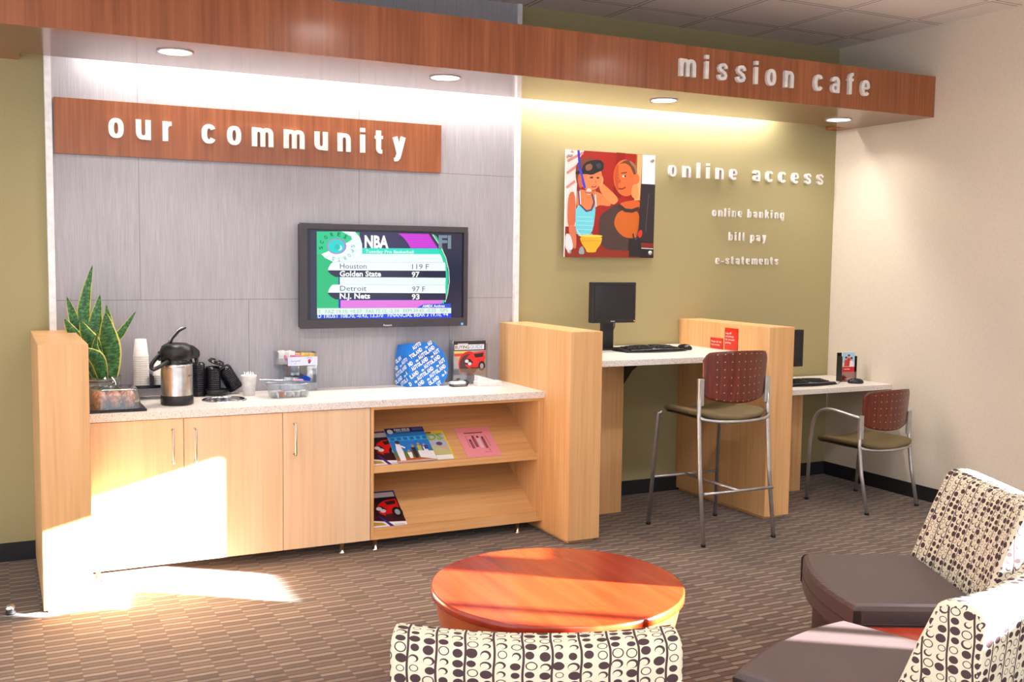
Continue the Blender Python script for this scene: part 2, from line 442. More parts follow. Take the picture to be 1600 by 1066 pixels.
class G:
    """layered coloured polygons on one plane (u right, v up, metres)"""
    def __init__(s, mp=None, eps=0.00025): s.v = []; s.f = []; s.c = []; s.k = 0; s.sm = 0; s.eps = eps; s.mp = mp or (lambda x, y: (x, y))
    def poly(s, pts, c, raw=False):
        s.k += 1; i0 = len(s.v)
        for _ in range(s.sm):                       # corner cutting rounds organic outlines
            pts = [q for a, b in zip(pts, pts[1:]+pts[:1]) for q in ((a[0]*.78+b[0]*.22, a[1]*.78+b[1]*.22), (a[0]*.22+b[0]*.78, a[1]*.22+b[1]*.78))]
        for p in pts:
            q = p if raw else s.mp(*p); s.v.append((q[0], q[1], s.k*s.eps))
        s.f.append(tuple(range(i0, len(s.v)))); s.c.append(lin(c)); return s
    def rect(s, x0, y0, x1, y1, c, raw=False): return s.poly([(x0, y0), (x1, y0), (x1, y1), (x0, y1)], c, raw)
    def ell(s, cx, cy, rx, ry, c, n=24, a0=0, a1=360, rot=0, raw=False):
        ca, sa = math.cos(math.radians(rot)), math.sin(math.radians(rot)); P = []
        m = n if a1-a0 >= 360 else n+1
        for i in range(m):
            a = math.radians(a0+(a1-a0)*i/n); x, y = rx*math.cos(a), ry*math.sin(a); P.append((cx+x*ca-y*sa, cy+x*sa+y*ca))
        return s.poly(P, c, raw)
    def stroke(s, pts, w, c, raw=False):
        q = [p if raw else s.mp(*p) for p in pts]; L = []; R = []
        for i, p in enumerate(q):
            a = q[max(i-1, 0)]; b = q[min(i+1, len(q)-1)]; dx, dy = b[0]-a[0], b[1]-a[1]; l = math.hypot(dx, dy) or 1
            nx, ny = -dy/l*w/2, dx/l*w/2; L.append((p[0]+nx, p[1]+ny)); R.append((p[0]-nx, p[1]-ny))
        k = s.sm; s.sm = 0; s.poly(L+R[::-1], c, True); s.sm = k; return s
    def text(s, body, x, y, c, h, width=None, bold=0.0, rot=0.0, raw=False, center=False, cap=True):
        """x, y: left baseline; h: cap height (or x-height) in metres; width: fitted width in metres"""
        vs, fs = text_geo(body, bold, 2)
        if not len(vs): return s
        ox, oy = (x, y) if raw else s.mp(x, y)
        sy = h/(CAPH if cap else XH); x0, x1 = vs[:, 0].min(), vs[:, 0].max()
        sx = width/(x1-x0) if width else sy
        s.k += 1; i0 = len(s.v); ca, sa = math.cos(rot), math.sin(rot)
        sh = (x1-x0)*sx/2 if center else 0
        for p in vs:
            a, b = (p[0]-x0)*sx-sh, p[1]*sy; s.v.append((ox+a*ca-b*sa, oy+a*sa+b*ca, s.k*s.eps))
        for f in fs: s.f.append(tuple(i+i0 for i in f)); s.c.append(lin(c))
        return s
    def build(s, name, mat, parent, origin, U, V, label=None):
        U = Vector(U).normalized(); V = Vector(V).normalized(); N = U.cross(V); O = Vector(origin)
        me = bpy.data.meshes.new(name)
        me.from_pydata([tuple(O+U*p[0]+V*p[1]+N*p[2]) for p in s.v], [], s.f)
        ca = me.color_attributes.new('Col', 'FLOAT_COLOR', 'CORNER'); li = 0
        bm = None
        for p in me.polygons:
            for l in p.loop_indices: ca.data[l].color = s.c[p.index]
            if p.normal.dot(N) < 0: p.flip()
        me.materials.append(mat)
        o = bpy.data.objects.new(name, me); COL.objects.link(o); o.parent = parent
        if label: o['label'] = label
        return o

def _arc(cx, cy, rx, ry, a0, a1, n=16, e=2.5):
    P = []
    for i in range(n+1):
        a = math.radians(a0+(a1-a0)*i/n); c, q = math.cos(a), math.sin(a)
        P.append((cx+rx*math.copysign(abs(c)**(2/e), c), cy+ry*math.copysign(abs(q)**(2/e), q)))
    return P
def glyph(ch, s=0.22):
    """condensed grotesque lower-case letters as stroke lists, x-height 1: (points, closed), width"""
    L, Rr, M, h = 0.11, 0.57, 0.34, s/2
    ring = (_arc(M, 0.5, 0.23, 0.5-h*0.85, 0, 360, 32)[:-1], True)
    st = lambda x, a, b: ([(x, a), (x, b)], False)
    T = {
     'o': ([ring], 0.68), 'c': ([(_arc(M, 0.5, 0.23, 0.5-h*0.85, 32, 328, 28), False)], 0.68),
     'e': ([(_arc(M, 0.5, 0.23, 0.5-h*0.85, 0, 322, 30), False), ([(0.13, 0.49), (0.57, 0.49)], False, 0.66)], 0.68),
     'u': ([([(L, 1.0), (L, 0.4)]+_arc(M, 0.4, 0.23, 0.4-h*0.85, 180, 360, 14), False), st(Rr, 0, 1)], 0.68),
     'n': ([st(L, 0, 1), (_arc(M, 0.6, 0.23, 0.4-h*0.85, 180, 0, 14)+[(Rr, 0.0)], False)], 0.68),
     'm': ([st(L, 0, 1), (_arc(0.325, 0.62, 0.215, 0.38-h*0.85, 180, 0, 12)+[(0.54, 0.0)], False), (_arc(0.755, 0.62, 0.215, 0.38-h*0.85, 180, 0, 12)+[(0.97, 0.0)], False)], 1.08),
     'r': ([st(L, 0, 1), (_arc(0.40, 0.55, 0.29, 0.45-h*0.85, 180, 88, 10), False)], 0.46),
     'i': ([st(L, 0, 1), st(L, 1.14, 1.36)], 0.22), 'l': ([st(L, 0, 1.36)], 0.22),
     't': ([([(0.20, 1.28), (0.20, 0.34)]+_arc(0.38, 0.32, 0.18, 0.32-h*0.85, 180, 275, 8), False), ([(0.0, 0.91), (0.44, 0.91)], False, 0.8)], 0.46),
     'f': ([([(0.20, 0.0), (0.20, 1.02)]+_arc(0.40, 1.02, 0.20, 0.34-h*0.85, 180, 84, 8), False), ([(0.0, 0.91), (0.44, 0.91)], False, 0.8)], 0.46),
     'y': ([([(0.09, 1.0), (0.345, 0.08)], False), ([(0.585, 1.0), (0.34, 0.06), (0.27, -0.16), (0.2, -0.26), (0.06, -0.28)], False)], 0.68),
     's': ([([(0.575, 0.69), (0.555, 0.82), (0.46, 0.905), (0.32, 0.905), (0.18, 0.86), (0.125, 0.735), (0.17, 0.61), (0.33, 0.52), (0.49, 0.42), (0.555, 0.28), (0.50, 0.14), (0.35, 0.09), (0.20, 0.10), (0.12, 0.19), (0.10, 0.32)], False, 0.92)], 0.66),
     'a': ([(_arc(M, 0.64, 0.22, 0.36-h*0.85, 172, 0, 14)+[(0.555, 0.0)], False), (_arc(0.325, 0.29, 0.205, 0.205, 0, 360, 24, 2.2)[:-1], True, 0.85)], 0.665),
     'b': ([st(L, 0, 1.36), ring], 0.68), 'p': ([st(L, -0.34, 1), ring], 0.68),
     'g': ([ring, ([(Rr, 1.0), (Rr, 0.0)]+_arc(M, 0.0, 0.23, 0.27, 0, -160, 12), False)], 0.68),
     'k': ([st(L, 0, 1.36), ([(0.14, 0.42), (0.56, 0.99)], False), ([(0.28, 0.58), (0.58, 0.0)], False)], 0.68),
     '-': ([([(0.0, 0.45), (0.36, 0.45)], False)], 0.36)}
    return T[ch]
def solid_stroke(bm, pts, closed, w, f, d, y0=0.0):
    """thick polyline extruded from y=0 to y=-d; f maps letter units to metres"""
    n = len(pts); rows = []
    for i in range(n):
        a = pts[i-1] if (i > 0 or closed) else pts[i]; b = pts[(i+1) % n] if (i < n-1 or closed) else pts[i]
        dx, dy = b[0]-a[0], b[1]-a[1]; l = math.hypot(dx, dy) or 1; nx, ny = -dy/l, dx/l
        ww = w*(0.80+0.20*abs(dy/l))/2
        p0 = f(pts[i][0]+nx*ww, pts[i][1]+ny*ww); p1 = f(pts[i][0]-nx*ww, pts[i][1]-ny*ww)
        rows.append([bm.verts.new((p0[0], y0, p0[1])), bm.verts.new((p1[0], y0, p1[1])), bm.verts.new((p1[0], -d, p1[1])), bm.verts.new((p0[0], -d, p0[1]))])
    for i in range(n if closed else n-1):
        A, B = rows[i], rows[(i+1) % n]
        for k in range(4): bm.faces.new((A[k], A[(k+1) % 4], B[(k+1) % 4], B[k]))
    if not closed: bm.faces.new(rows[0]); bm.faces.new(rows[-1][::-1])
def letter_sign(name, label, text, x0, x1, zb, yfront, xh, wfac, depth, mat, bold=0.22, wordgap=2.4):
    """raised letters: every letter a part of the sign"""
    xm = (x0+x1)/2; root = thing(name, label, 'sign', (xm, yfront+depth, zb))
    W_ = [glyph(c, bold)[1]*xh*wfac if c != ' ' else None for c in text]
    n = sum(1 for w in W_ if w); sp = text.count(' ')
    gap = (x1-x0-sum(w for w in W_ if w))/(n-1-sp+sp*wordgap); x = x0
    for c, w in zip(text, W_):
        if w is None: x += gap*(wordgap-1); continue
        bm = bmesh.new()
        for k, sk in enumerate(glyph(c, bold)[0]):
            solid_stroke(bm, sk[0], sk[1], bold*(sk[2] if len(sk) > 2 else 1), lambda a, b, x=x: (x-xm+a*xh*wfac, b*xh), depth+0.0006*k, -0.0006*k)
        part('letter', bm, mat, root); x += w+gap
    return root

# ------------------------------------------------------------------ the setting
XR, H = 5.547, 3.289
struct('floor', MB().box(-3.2, XR+0.12, -9.6, 0.12, -0.1, 0.0), m_carpet, 'brown striped carpet tile floor with short staggered bars', 'floor')
struct('ceiling', MB().box(-3.2, XR+0.12, -9.6, 0.12, H, H+0.1), m_ceil, 'suspended ceiling of square acoustic tiles', 'ceiling')
struct('wall_back', MB().box(-3.2, XR+0.12, 0.0, 0.12, 0, H), m_olive, 'olive green back wall behind the counters', 'wall')
# right wall with the window opening that lets the sun in (nearer than the frame shows)
WY0, WY1, WZ0, WZ1 = -9.0, -4.24, 1.2, 1.865
wr = MB()
wr.box(XR, XR+0.12, WY1, 0.0, 0, H); wr.box(XR, XR+0.12, WY0, WY1, 0, WZ0); wr.box(XR, XR+0.12, WY0, WY1, WZ1, H); wr.box(XR, XR+0.12, -9.6, WY0, 0, H)
struct('wall_right', wr, m_beige, 'plain beige right hand wall beside the low desk', 'wall')
wf = MB()
for a, b in ((-5.565, -5.30), (-6.10, -6.055), (-6.65, -6.25), (-7.9, -7.8)): wf.box(XR+0.02, XR+0.06, a, b, WZ0, WZ1)
wf.box(XR+0.02, XR+0.06, -6.65, -5.4, WZ0, WZ0+0.05); wf.box(XR+0.02, XR+0.06, WY0, -6.65, WZ0, 1.66)
struct('window_1', wf, m_black)
struct('panel_back', MB().box(0.02, 2.77, -0.02, 0.0, 0.0, H), m_grey, 'grey streaked laminate wall panelling between two white strips', 'wall panel')
struct('trim_1', MB().box(-0.014, 0.02, -0.045, 0.0, 0.0, H), m_white)
struct('trim_2', MB().box(2.77, 2.803, -0.045, 0.0, 0.0, H), m_white)
struct('baseboard_back', MB().box(-3.2, 0.0, -0.012, 0, 0, 0.1).box(2.80, XR, -0.012, 0, 0, 0.1), m_rubber)
struct('baseboard_right', MB().box(XR-0.012, XR, -9.6, -0.012, 0, 0.1), m_rubber)

# soffit beam with downlights and cove light
DB, ZB0, ZB1, SLOT = 0.925, 2.667, 2.943, 0.2
beam = thing('soffit_beam', 'long reddish cherry wood soffit beam running below the ceiling', 'soffit', (1.2, -DB/2, ZB0))
part('fascia', MB().box(-3.2, XR, -DB, -DB+0.025, ZB0, ZB1), m_cherry, beam, True)
part('soffit_panel', MB().box(-3.2, XR, -DB+0.025, -SLOT, ZB0, ZB0+0.02), m_soffit, beam, True)
part('top_panel', MB().box(-3.2, XR, -DB+0.025, 0, ZB1-0.02, ZB1), m_cherry, beam, True)
part('end_block', MB().box(5.44, XR, -SLOT, -0.0, ZB0-0.0, ZB0+0.02), m_cherry, beam, True)
part('end_block', MB().box(-3.2, -0.13, -SLOT, -0.0, ZB0-0.0, ZB0+0.02), m_cherry, beam, True)

cove = thing('cove_light', 'long strip light hidden in the slot behind the wood soffit', 'light', (2.55, -0.1, 2.84))
part('housing', MB().box(0.15, 4.95, -0.15, -0.05, 2.86, 2.9), m_white, cove, True)
part('tube', MB().tube([(0.2, -0.1, 2.84), (4.9, -0.1, 2.84)], 0.013, 12), m_tube, cove, True)
area_lamp('cove_lamp', (2.55, -0.1, 2.80), COVE_W, 4.7, 0.06, (1, 0.95, 0.88))

for i, (x, y, lab) in enumerate([(0.56, -0.645, 'round recessed downlight in the soffit above the sansevieria plant'), (2.012, -0.655, 'round recessed downlight in the soffit above the television'),
                        (3.527, -0.60, 'round recessed downlight in the soffit above the framed photo print'), (5.086, -0.50, 'round recessed downlight in the soffit nearest the beige right wall')]):
    d = thing('downlight', lab, 'downlight', (x, y, ZB0), 0, 'downlights in the soffit')
    part('trim_ring', MB().lathe([(0.078, 0.0), (0.09, 0.0), (0.09, -0.006), (0.078, -0.004), (0.078, 0.0)], cap0=False, cap1=False), m_white, d)
    part('lens', MB().lathe([(0.078, -0.001), (0.0, -0.003)], cap0=True, cap1=False), m_lens, d)
    area_lamp('downlight_lamp', (x, y, ZB0-0.012), CAN_W, 0.15, disk=True, color=(1, 0.94, 0.86), spread=2.4)
# the room's own ceiling cans, nearer than the frame shows
for x in (-0.6, 1.84, 4.27):
    for y in (-3.2, -5.9):
        d = thing('ceiling_light', 'round light in the tile ceiling over the lounge, %s' % ('near the soffit' if y > -4 else 'behind the camera'), 'ceiling light', (x, y, H), 0, 'ceiling lights over the lounge')
        part('trim_ring', MB().lathe([(0.15, -0.012), (0.17, -0.012), (0.175, 0.0)], cap0=False, cap1=False), m_white, d)
        part('lens', MB().lathe([(0.0, -0.004), (0.15, -0.004)], cap0=False, cap1=False), m_lens, d)
        area_lamp('ceiling_can_lamp', (x, y, H-0.013), ROOM_W, 0.3, disk=True, color=(1, 0.975, 0.95), spread=2.8)

# ------------------------------------------------------------------ wood partitions, coffee counter, bar, desk
HP = 1.245
def partition(x0, x1, d, label):
    t = thing('partition', label, 'partition', ((x0+x1)/2, -d/2, 0))
    part('panel', MB().box(x0, x1, -d, -0.0, 0.02, HP, 0.0015, 1), m_maple, t, True)
    part('plinth', MB().box(x0+0.02, x1-0.02, -d+0.03, -0.02, 0, 0.02), m_maple, t, True)
    return t
partition(-0.108, 0.104, 1.0, 'thick maple half wall at the left end of the coffee counter')
partition(2.678, 2.890, 0.96, 'thick maple half wall between the coffee counter and the bar height counter')
partition(4.122, 4.323, 0.976, 'thick maple half wall carrying two small red notices')

ZC, DC = 0.865, 0.656
YD = -0.64                                     # door faces
def handle(x, z0, z1, parent, label=None):
    y = YD-0.045
    part('handle', MB().tube([(x, YD, z0+0.006), (x, y+0.004, z0+0.006), (x, y, z0+0.012), (x, y, z1-0.012), (x, y+0.004, z1-0.006), (x, YD, z1-0.006)], 0.0055, 10), m_steel, parent, True)
def leg(x, y, parent):
    part('leg', MB().lathe([(0.02, 0.0), (0.02, 0.006), (0.013, 0.01), (0.013, 0.072)], (x, y, 0), 16), m_chrome, parent, True)

def base_cabinet(x0, x1, label, doors, handles, legs):
    t = thing('base_cabinet', label, 'cabinet', ((x0+x1)/2, -0.33, 0))
    b = MB(); b.box(x0+0.002, x0+0.02, YD+0.02, -0.03, 0.07, ZC-0.04).box(x1-0.02, x1-0.002, YD+0.02, -0.03, 0.07, ZC-0.04)
    b.box(x0+0.02, x1-0.02, YD+0.02, -0.03, 0.07, 0.088).box(x0+0.02, x1-0.02, -0.045, -0.03, 0.088, ZC-0.04)
    part('body', b, m_mapled, t, True)
    for (a, c), (hx, z0, z1) in zip(doors, handles):
        d = part('door', MB().box(a+0.0015, c-0.0015, YD, YD+0.018, 0.07, 0.822, 0.001, 1), m_mapled, t, True)
        handle(hx, z0, z1, d)
    for x in legs: leg(x, -0.585, t)
    return t
base_cabinet(0.104, 1.091, 'two-door maple base cabinet under the coffee counter, beside the left half wall', [(0.104, 0.578), (0.578, 1.091)], [(0.521, 0.594, 0.772), (0.632, 0.594, 0.772)], [0.16])
base_cabinet(1.091, 1.583, 'single-door maple base cabinet next to the magazine shelves', [(1.091, 1.583)], [(1.151, 0.588, 0.766)], [1.435])
# open magazine unit
t = thing('magazine_shelf_unit', 'open maple magazine unit with two sloping shelves at the right end of the counter', 'shelf unit', (2.13, -0.33, 0))
part('side_panel', MB().box(2.642, 2.677, YD, -0.02, 0.07, ZC-0.04), m_maple, t, True)
part('side_panel', MB().box(1.585, 1.603, YD, -0.02, 0.07, ZC-0.04), m_maple, t, True)
part('back_panel', MB().box(1.603, 2.642, -0.03, -0.02, 0.07, ZC-0.04), m_maplex, t, True)
part('top_rail', MB().box(1.603, 2.642, YD+0.0, -0.03, ZC-0.056, ZC-0.04), m_maplex, t, True)
part('bottom_rail', MB().box(1.603, 2.642, YD, -0.03, 0.07, 0.098), m_maplex, t, True)
def slope_shelf(z0, yb):
    sl = 0.63; y0 = -0.62; th = 0.02
    p = MB().prism([(y0, z0), (yb, z0+sl*(yb-y0)), (yb, z0+sl*(yb-y0)-th*1.18), (y0, z0-th*1.18)], 1.603, 2.642, 'x')
    s = part('shelf', p, m_maplex, t, True)
    part('front_lip', MB().box(1.603, 2.642, y0-0.018, y0, z0-0.026, z0+0.016, 0.002, 1), m_maplex, s, True)
slope_shelf(0.475, -0.13); slope_shelf(0.118, -0.032)
leg(1.625, -0.6, t); leg(2.53, -0.6, t)

# coffee counter top with a round waste opening
def counter_with_hole(x0, x1, y0, y1, z0, z1, hx, hy, hr):
    bm = bmesh.new()
    angs = [2*PI*i/48 for i in range(48)]
    X0, X1 = hx-0.2, hx+0.2
    corners = [(X0, y0), (X1, y0), (X1, y1), (X0, y1)]
    angs += [math.atan2(c[1]-hy, c[0]-hx) % (2*PI) for c in corners]; angs = sorted(set(round(a, 6) for a in angs))
    def edge(a):
        c, s_ = math.cos(a), math.sin(a); k = 1e9
        if abs(c) > 1e-6: k = min(k, ((X1 if c > 0 else X0)-hx)/c)
        if abs(s_) > 1e-6: k = min(k, ((y1 if s_ > 0 else y0)-hy)/s_)
        return hx+c*k, hy+s_*k
    n = len(angs)
    ci = [[bm.verts.new((hx+hr*math.cos(a), hy+hr*math.sin(a), z)) for a in angs] for z in (z0, z1)]
    eo = [[bm.verts.new((*edge(a), z)) for a in angs] for z in (z0, z1)]
    for i in range(n):
        j = (i+1) % n
        bm.faces.new((ci[1][i], ci[1][j], eo[1][j], eo[1][i])); bm.faces.new((ci[0][i], eo[0][i], eo[0][j], ci[0][j]))
        bm.faces.new((ci[0][i], ci[0][j], ci[1][j], ci[1][i]))
        pa, pb = eo[0][i].co, eo[0][j].co
        if abs(pa.y-pb.y) < 1e-5: bm.faces.new((eo[0][i], eo[0][j], eo[1][j], eo[1][i]))
    for a, b in ((x0, X0), (X1, x1)):
        v = [bm.verts.new((x, y, z)) for z in (z0, z1) for x, y in ((a, y0), (b, y0), (b, y1), (a, y1))]
        for q in ((0, 3, 2, 1), (4, 5, 6, 7), (0, 1, 5, 4), (2, 3, 7, 6), (1, 2, 6, 5), (3, 0, 4, 7)):
            if (a == x0 and q == (1, 2, 6, 5)) or (b == x1 and q == (3, 0, 4, 7)): continue
            bm.faces.new([v[k] for k in q])
    bmesh.ops.remove_doubles(bm, verts=bm.verts, dist=1e-5); bmesh.ops.recalc_face_normals(bm, faces=bm.faces)
    return bm
HX, HY, HR = 0.845, -0.33, 0.108
bm = counter_with_hole(-0.39, 2.572/2+0.0, -0.30, 0.33, -0.038, 0, HX-0.0, 0.0, HR) if False else counter_with_hole(0.105, 2.677, -DC, -0.021, ZC-0.038, ZC, HX, HY, HR)
bmesh.ops.translate(bm, verts=bm.verts, vec=(-1.39, 0.34, -(ZC-0.038)))
single('countertop', bm, m_counter, 'long pale speckled countertop carrying the coffee things', 'countertop', (1.39, -0.34, ZC-0.038))
t = thing('waste_chute', 'round chrome waste chute ring set into the coffee countertop', 'waste chute', (HX, HY, ZC))
part('ring', MB().lathe([(HR-0.004, -0.002), (HR-0.003, 0.004), (HR+0.006, 0.006), (HR+0.012, 0.003), (HR+0.013, 0.0005)], cap0=False, cap1=False, seg=48), m_chrome, t)
part('sleeve', MB().lathe([(HR-0.0035, 0.003), (HR-0.004, -0.16), (0.0, -0.161)], cap0=False, cap1=False, seg=48), m_chrome, t)

# bar height counter
ZB, DBR = 1.065, 0.895
t = thing('bar_counter', 'bar height pale speckled counter between two half walls', 'counter', (3.5, -0.45, 0))
part('top', MB().box(2.891, 4.121, -DBR, -0.013, ZB-0.038, ZB, 0.003, 2), m_counter, t, True)
part('support_panel', MB().box(2.891, 3.392, -0.415, -0.013, 0.0, ZB-0.038), m_maple, t, True)
part('bracket', MB().prism([(-0.62, ZB-0.04), (-0.60, ZB-0.06), (-0.50, ZB-0.12), (-0.40, ZB-0.22), (-0.33, ZB-0.36), (-0.30, ZB-0.42), (-0.02, ZB-0.42), (-0.02, ZB-0.04)], 3.394, 3.40, 'x'), m_black, t, True)
# low desk
ZD, DD = 0.784, 0.654
t = thing('desk', 'low pale speckled desk in the corner against the beige wall', 'desk', (4.93, -0.33, 0))
part('top', MB().box(4.325, XR-0.002, -DD, -0.013, ZD-0.038, ZD, 0.003, 2), m_counter, t, True)
part('support_panel', MB().box(4.325, 4.95, -0.39, -0.013, 0.0, ZD-0.038), m_maple, t, True)

# ------------------------------------------------------------------ signs
t = thing('sign_board', 'cherry wood board on the grey panel reading our community', 'sign board', (1.139, -0.04, 2.335))
part('board', MB().box(0.03, 2.247, -0.042, -0.0205, 2.19, 2.484), m_cherry, t, True)
letter_sign('letter_sign', 'white raised letters reading our community on the cherry board', 'our community', 0.30, 2.0, 2.285, -0.06, 0.108, 1.0, 0.016, m_letterw, 0.26)
letter_sign('letter_sign', 'silver raised letters reading mission cafe on the wood soffit', 'mission cafe', 3.398, 4.918, 2.756, -DB-0.024, 0.103, 1.02, 0.022, m_letter, 0.24)
letter_sign('letter_sign', 'large silver letters reading online access on the olive wall', 'online access', 3.989, 5.409, 2.25, -0.026, 0.080, 1.08, 0.024, m_letter, 0.23)
letter_sign('letter_sign', 'small silver letters reading online banking, first line under online access', 'online banking', 4.38, 5.04, 1.983, -0.02, 0.045, 1.0, 0.014, m_letter, 0.21)
letter_sign('letter_sign', 'small silver letters reading bill pay below the online banking line', 'bill pay', 4.534, 4.876, 1.812, -0.02, 0.045, 1.0, 0.014, m_letter, 0.21)
letter_sign('letter_sign', 'small silver letters reading e-statements, lowest line on the olive wall', 'e-statements', 4.42, 5.0, 1.638, -0.02, 0.045, 1.0, 0.014, m_letter, 0.21)

# ------------------------------------------------------------------ television
TX0, TX1, TZ0, TZ1, TY = 1.330, 2.40, 1.233, 1.854, -0.125
t = thing('television', 'wall mounted flat television showing basketball scores', 'television', ((TX0+TX1)/2, -0.02, 1.54))
b = MB(); b.box(TX0+0.004, TX1-0.004, TY+0.02, -0.045, TZ0+0.004, TZ1-0.004, 0.006).box(TX0+0.25, TX1-0.25, -0.05, -0.0205, TZ0+0.15, TZ1-0.15)
part('body', b, m_black, t, True)
bz = MB(); w_, bt, bb = 0.04, 0.036, 0.052
bz.box(TX0, TX1, TY, TY+0.03, TZ0, TZ0+bb, 0.003).box(TX0, TX1, TY, TY+0.03, TZ1-bt, TZ1, 0.003).box(TX0, TX0+w_, TY, TY+0.03, TZ0+bb-0.002, TZ1-bt+0.002).box(TX1-w_+0.012, TX1, TY, TY+0.03, TZ0+bb-0.002, TZ1-bt+0.002)
part('bezel', bz, m_tvbezel, t, True)
SX0, SX1, SZ0, SZ1 = TX0+0.036, TX1-0.026, TZ0+0.05, TZ1-0.034
part('glass', MB().box(SX0, SX1, TY+0.012, TY+0.02, SZ0, SZ1), m_dark_screen, t, True)
mp = quad_map([(145, 90), (1455, 128), (1450, 910), (145, 935)], TX1-TX0, TZ1-TZ0)
g = G(mp, 0.00012)
GREEN, TEAL, WHT, NAVY, MAG, BLU = (0, 190, 120), (20, 225, 200), (238, 252, 248), (26, 24, 66), (205, 40, 215), (20, 60, 225)
g.poly([(225, 150), (1412, 180), (1408, 875), (225, 868)], (30, 30, 62))
g.poly([(275, 160), (1325, 182), (1325, 855), (275, 848)], GREEN)
g.poly([(445, 520), (1290, 524), (1290, 775), (445, 772)], (20, 40, 170))
# right dark region and arc
g.poly([(615, 165), (1325, 182), (1325, 770), (1240, 770), (1278, 700), (1300, 600), (1302, 500), (1290, 400), (1262, 300), (1215, 200), (1180, 180)], (34, 30, 62))
g.poly([(610, 165), (1180, 180), (1230, 260), (1250, 300), (620, 300)], (44, 34, 86))
g.poly([(912, 176), (1150, 181), (1222, 296), (1010, 293), (985, 250), (955, 210)], MAG)
for k in range(6): g.stroke([(945+k*13, 192+k*17), (1162+k*11, 196+k*17)], 0.0012, (226, 90, 230))
g.poly([(630, 292), (1235, 297), (1250, 342), (628, 336)], TEAL)
g.poly([(400, 336), (1252, 342), (1278, 440), (1285, 530), (1285, 690), (455, 695), (455, 520), (400, 420)], WHT)
arcp = [(1225, 297), (1262, 360), (1285, 440), (1294, 530), (1290, 620), (1272, 700), (1258, 732)]
g.stroke(arcp, 0.017, (22, 215, 170)); g.stroke([(1180, 185), (1240, 275), (1285, 370), (1308, 470), (1312, 560), (1300, 650), (1280, 722)], 0.005, (225, 245, 225))
g.poly([(470, 160), (575, 163), (612, 205), (630, 260), (630, 335), (560, 350), (480, 395), (400, 400), (340, 370), (310, 340), (380, 310), (520, 220)], WHT)
g.poly([(275, 160), (470, 160), (545, 200), (550, 225), (520, 245), (310, 340), (275, 345)], (10, 205, 140))
g.ell(430, 278, 76, 62, (190, 110, 215), 32); g.ell(428, 278, 65, 55, (8, 215, 205), 32); g.ell(452, 290, 22, 22, (190, 240, 235)); g.ell(436, 284, 22, 24, (20, 190, 190))
for i, ch in enumerate('SCORES'):
    a = math.radians(186-i*27); x, y = 424+104*math.cos(a), 280-84*math.sin(a); g.text(ch, x, y, (20, 60, 60), 0.022, 0.017, 0.02, a-PI/2, center=True)
for i, ch in enumerate('SPORTS'):
    a = math.radians(4-i*23); x, y = 444+100*math.cos(a), 284-84*math.sin(a); g.text(ch, x, y, (150, 190, 190), 0.022, 0.017, 0.02, a-PI/2, center=True)
g.text('NBA', 648, 286, (250, 255, 255), 0.068, 0.152, 0.045); g.text('Tuesday Pro Basketball', 655, 330, (235, 255, 250), 0.018, 0.31, 0.015)
def rows(y0, a, sa, b_, sb):
    g.poly([(400, y0), (1278, y0+4), (1282, y0+70), (360, y0+64), (368, y0+38), (382, y0+15)], (244, 254, 250)); g.poly([(360, y0+64), (1282, y0+70), (1284, y0+125), (420, y0+118), (385, y0+98), (366, y0+78)], NAVY)
    g.stroke([(400, y0), (1278, y0+4)], 0.0014, (150, 180, 190))
    g.text(a, 455, y0+50, (40, 70, 120), 0.03, 0.165, 0.0); g.text(sa, 1020, y0+55, (60, 90, 130), 0.03, 0.11 if '119' in sa else 0.085, 0.0)
    g.text(b_, 452, y0+112, (248, 252, 252), 0.031, 0.26 if 'G' in b_ else 0.19, 0.035); g.text(sb, 1016, y0+118, (248, 252, 252), 0.031, 0.052, 0.035)
rows(404, 'Houston', '119 F', 'Golden State', '97'); rows(582, 'Detroit', '97 F', 'N.J. Nets', '93')
g.poly([(458, 706), (1262, 706), (1245, 745), (1230, 770), (458, 768)], (228, 120, 225))
g.poly([(1050, 770), (1110, 738), (1322, 734), (1322, 772)], (30, 80, 215)); g.text('AMEX Actives', 1100, 764, (250, 250, 255), 0.016, 0.15, 0.03)
g.poly([(275, 770), (1325, 768), (1325, 812), (275, 822)], (225, 245, 235)); g.text('S   FAZ 19.10, +0.57   FAS 72.12, -2.34   EEM 39.43, -0.23   GPS', 285, 812, (160, 190, 190), 0.02, 0.83, 0.0)
g.poly([(275, 822), (1325, 812), (1325, 856), (275, 850)], (20, 60, 225)); g.text('D TRUST 108.70, -0.43, 13.370   FINANCIAL BEAR 3 19.10, +4', 280, 848, (240, 250, 255), 0.022, 0.835, 0.015)
g.text('FI', 1225, 292, (120, 140, 160), 0.075, 0.085, 0.04)
g.build('picture', m_screen, t, Vector((TX0, TY+0.0115, TZ0))-t.location, (1, 0, 0), (0, 0, 1))
g = G(mp, 0.0002); g.text('Panasonic', 792, 912, (235, 235, 238), 0.011, 0.055, 0.02)
g.build('badge', m_print, t, Vector((TX0, TY-0.0002, TZ0))-t.location, (1, 0, 0), (0, 0, 1))

g = G(mp, 0.0002); g.rect(1398, 884, 1418, 906, (70, 170, 220)); g.rect(1404, 890, 1412, 900, (190, 225, 240))
g.build('sticker', m_print, t, Vector((TX0, TY-0.0002, TZ0))-t.location, (1, 0, 0), (0, 0, 1))

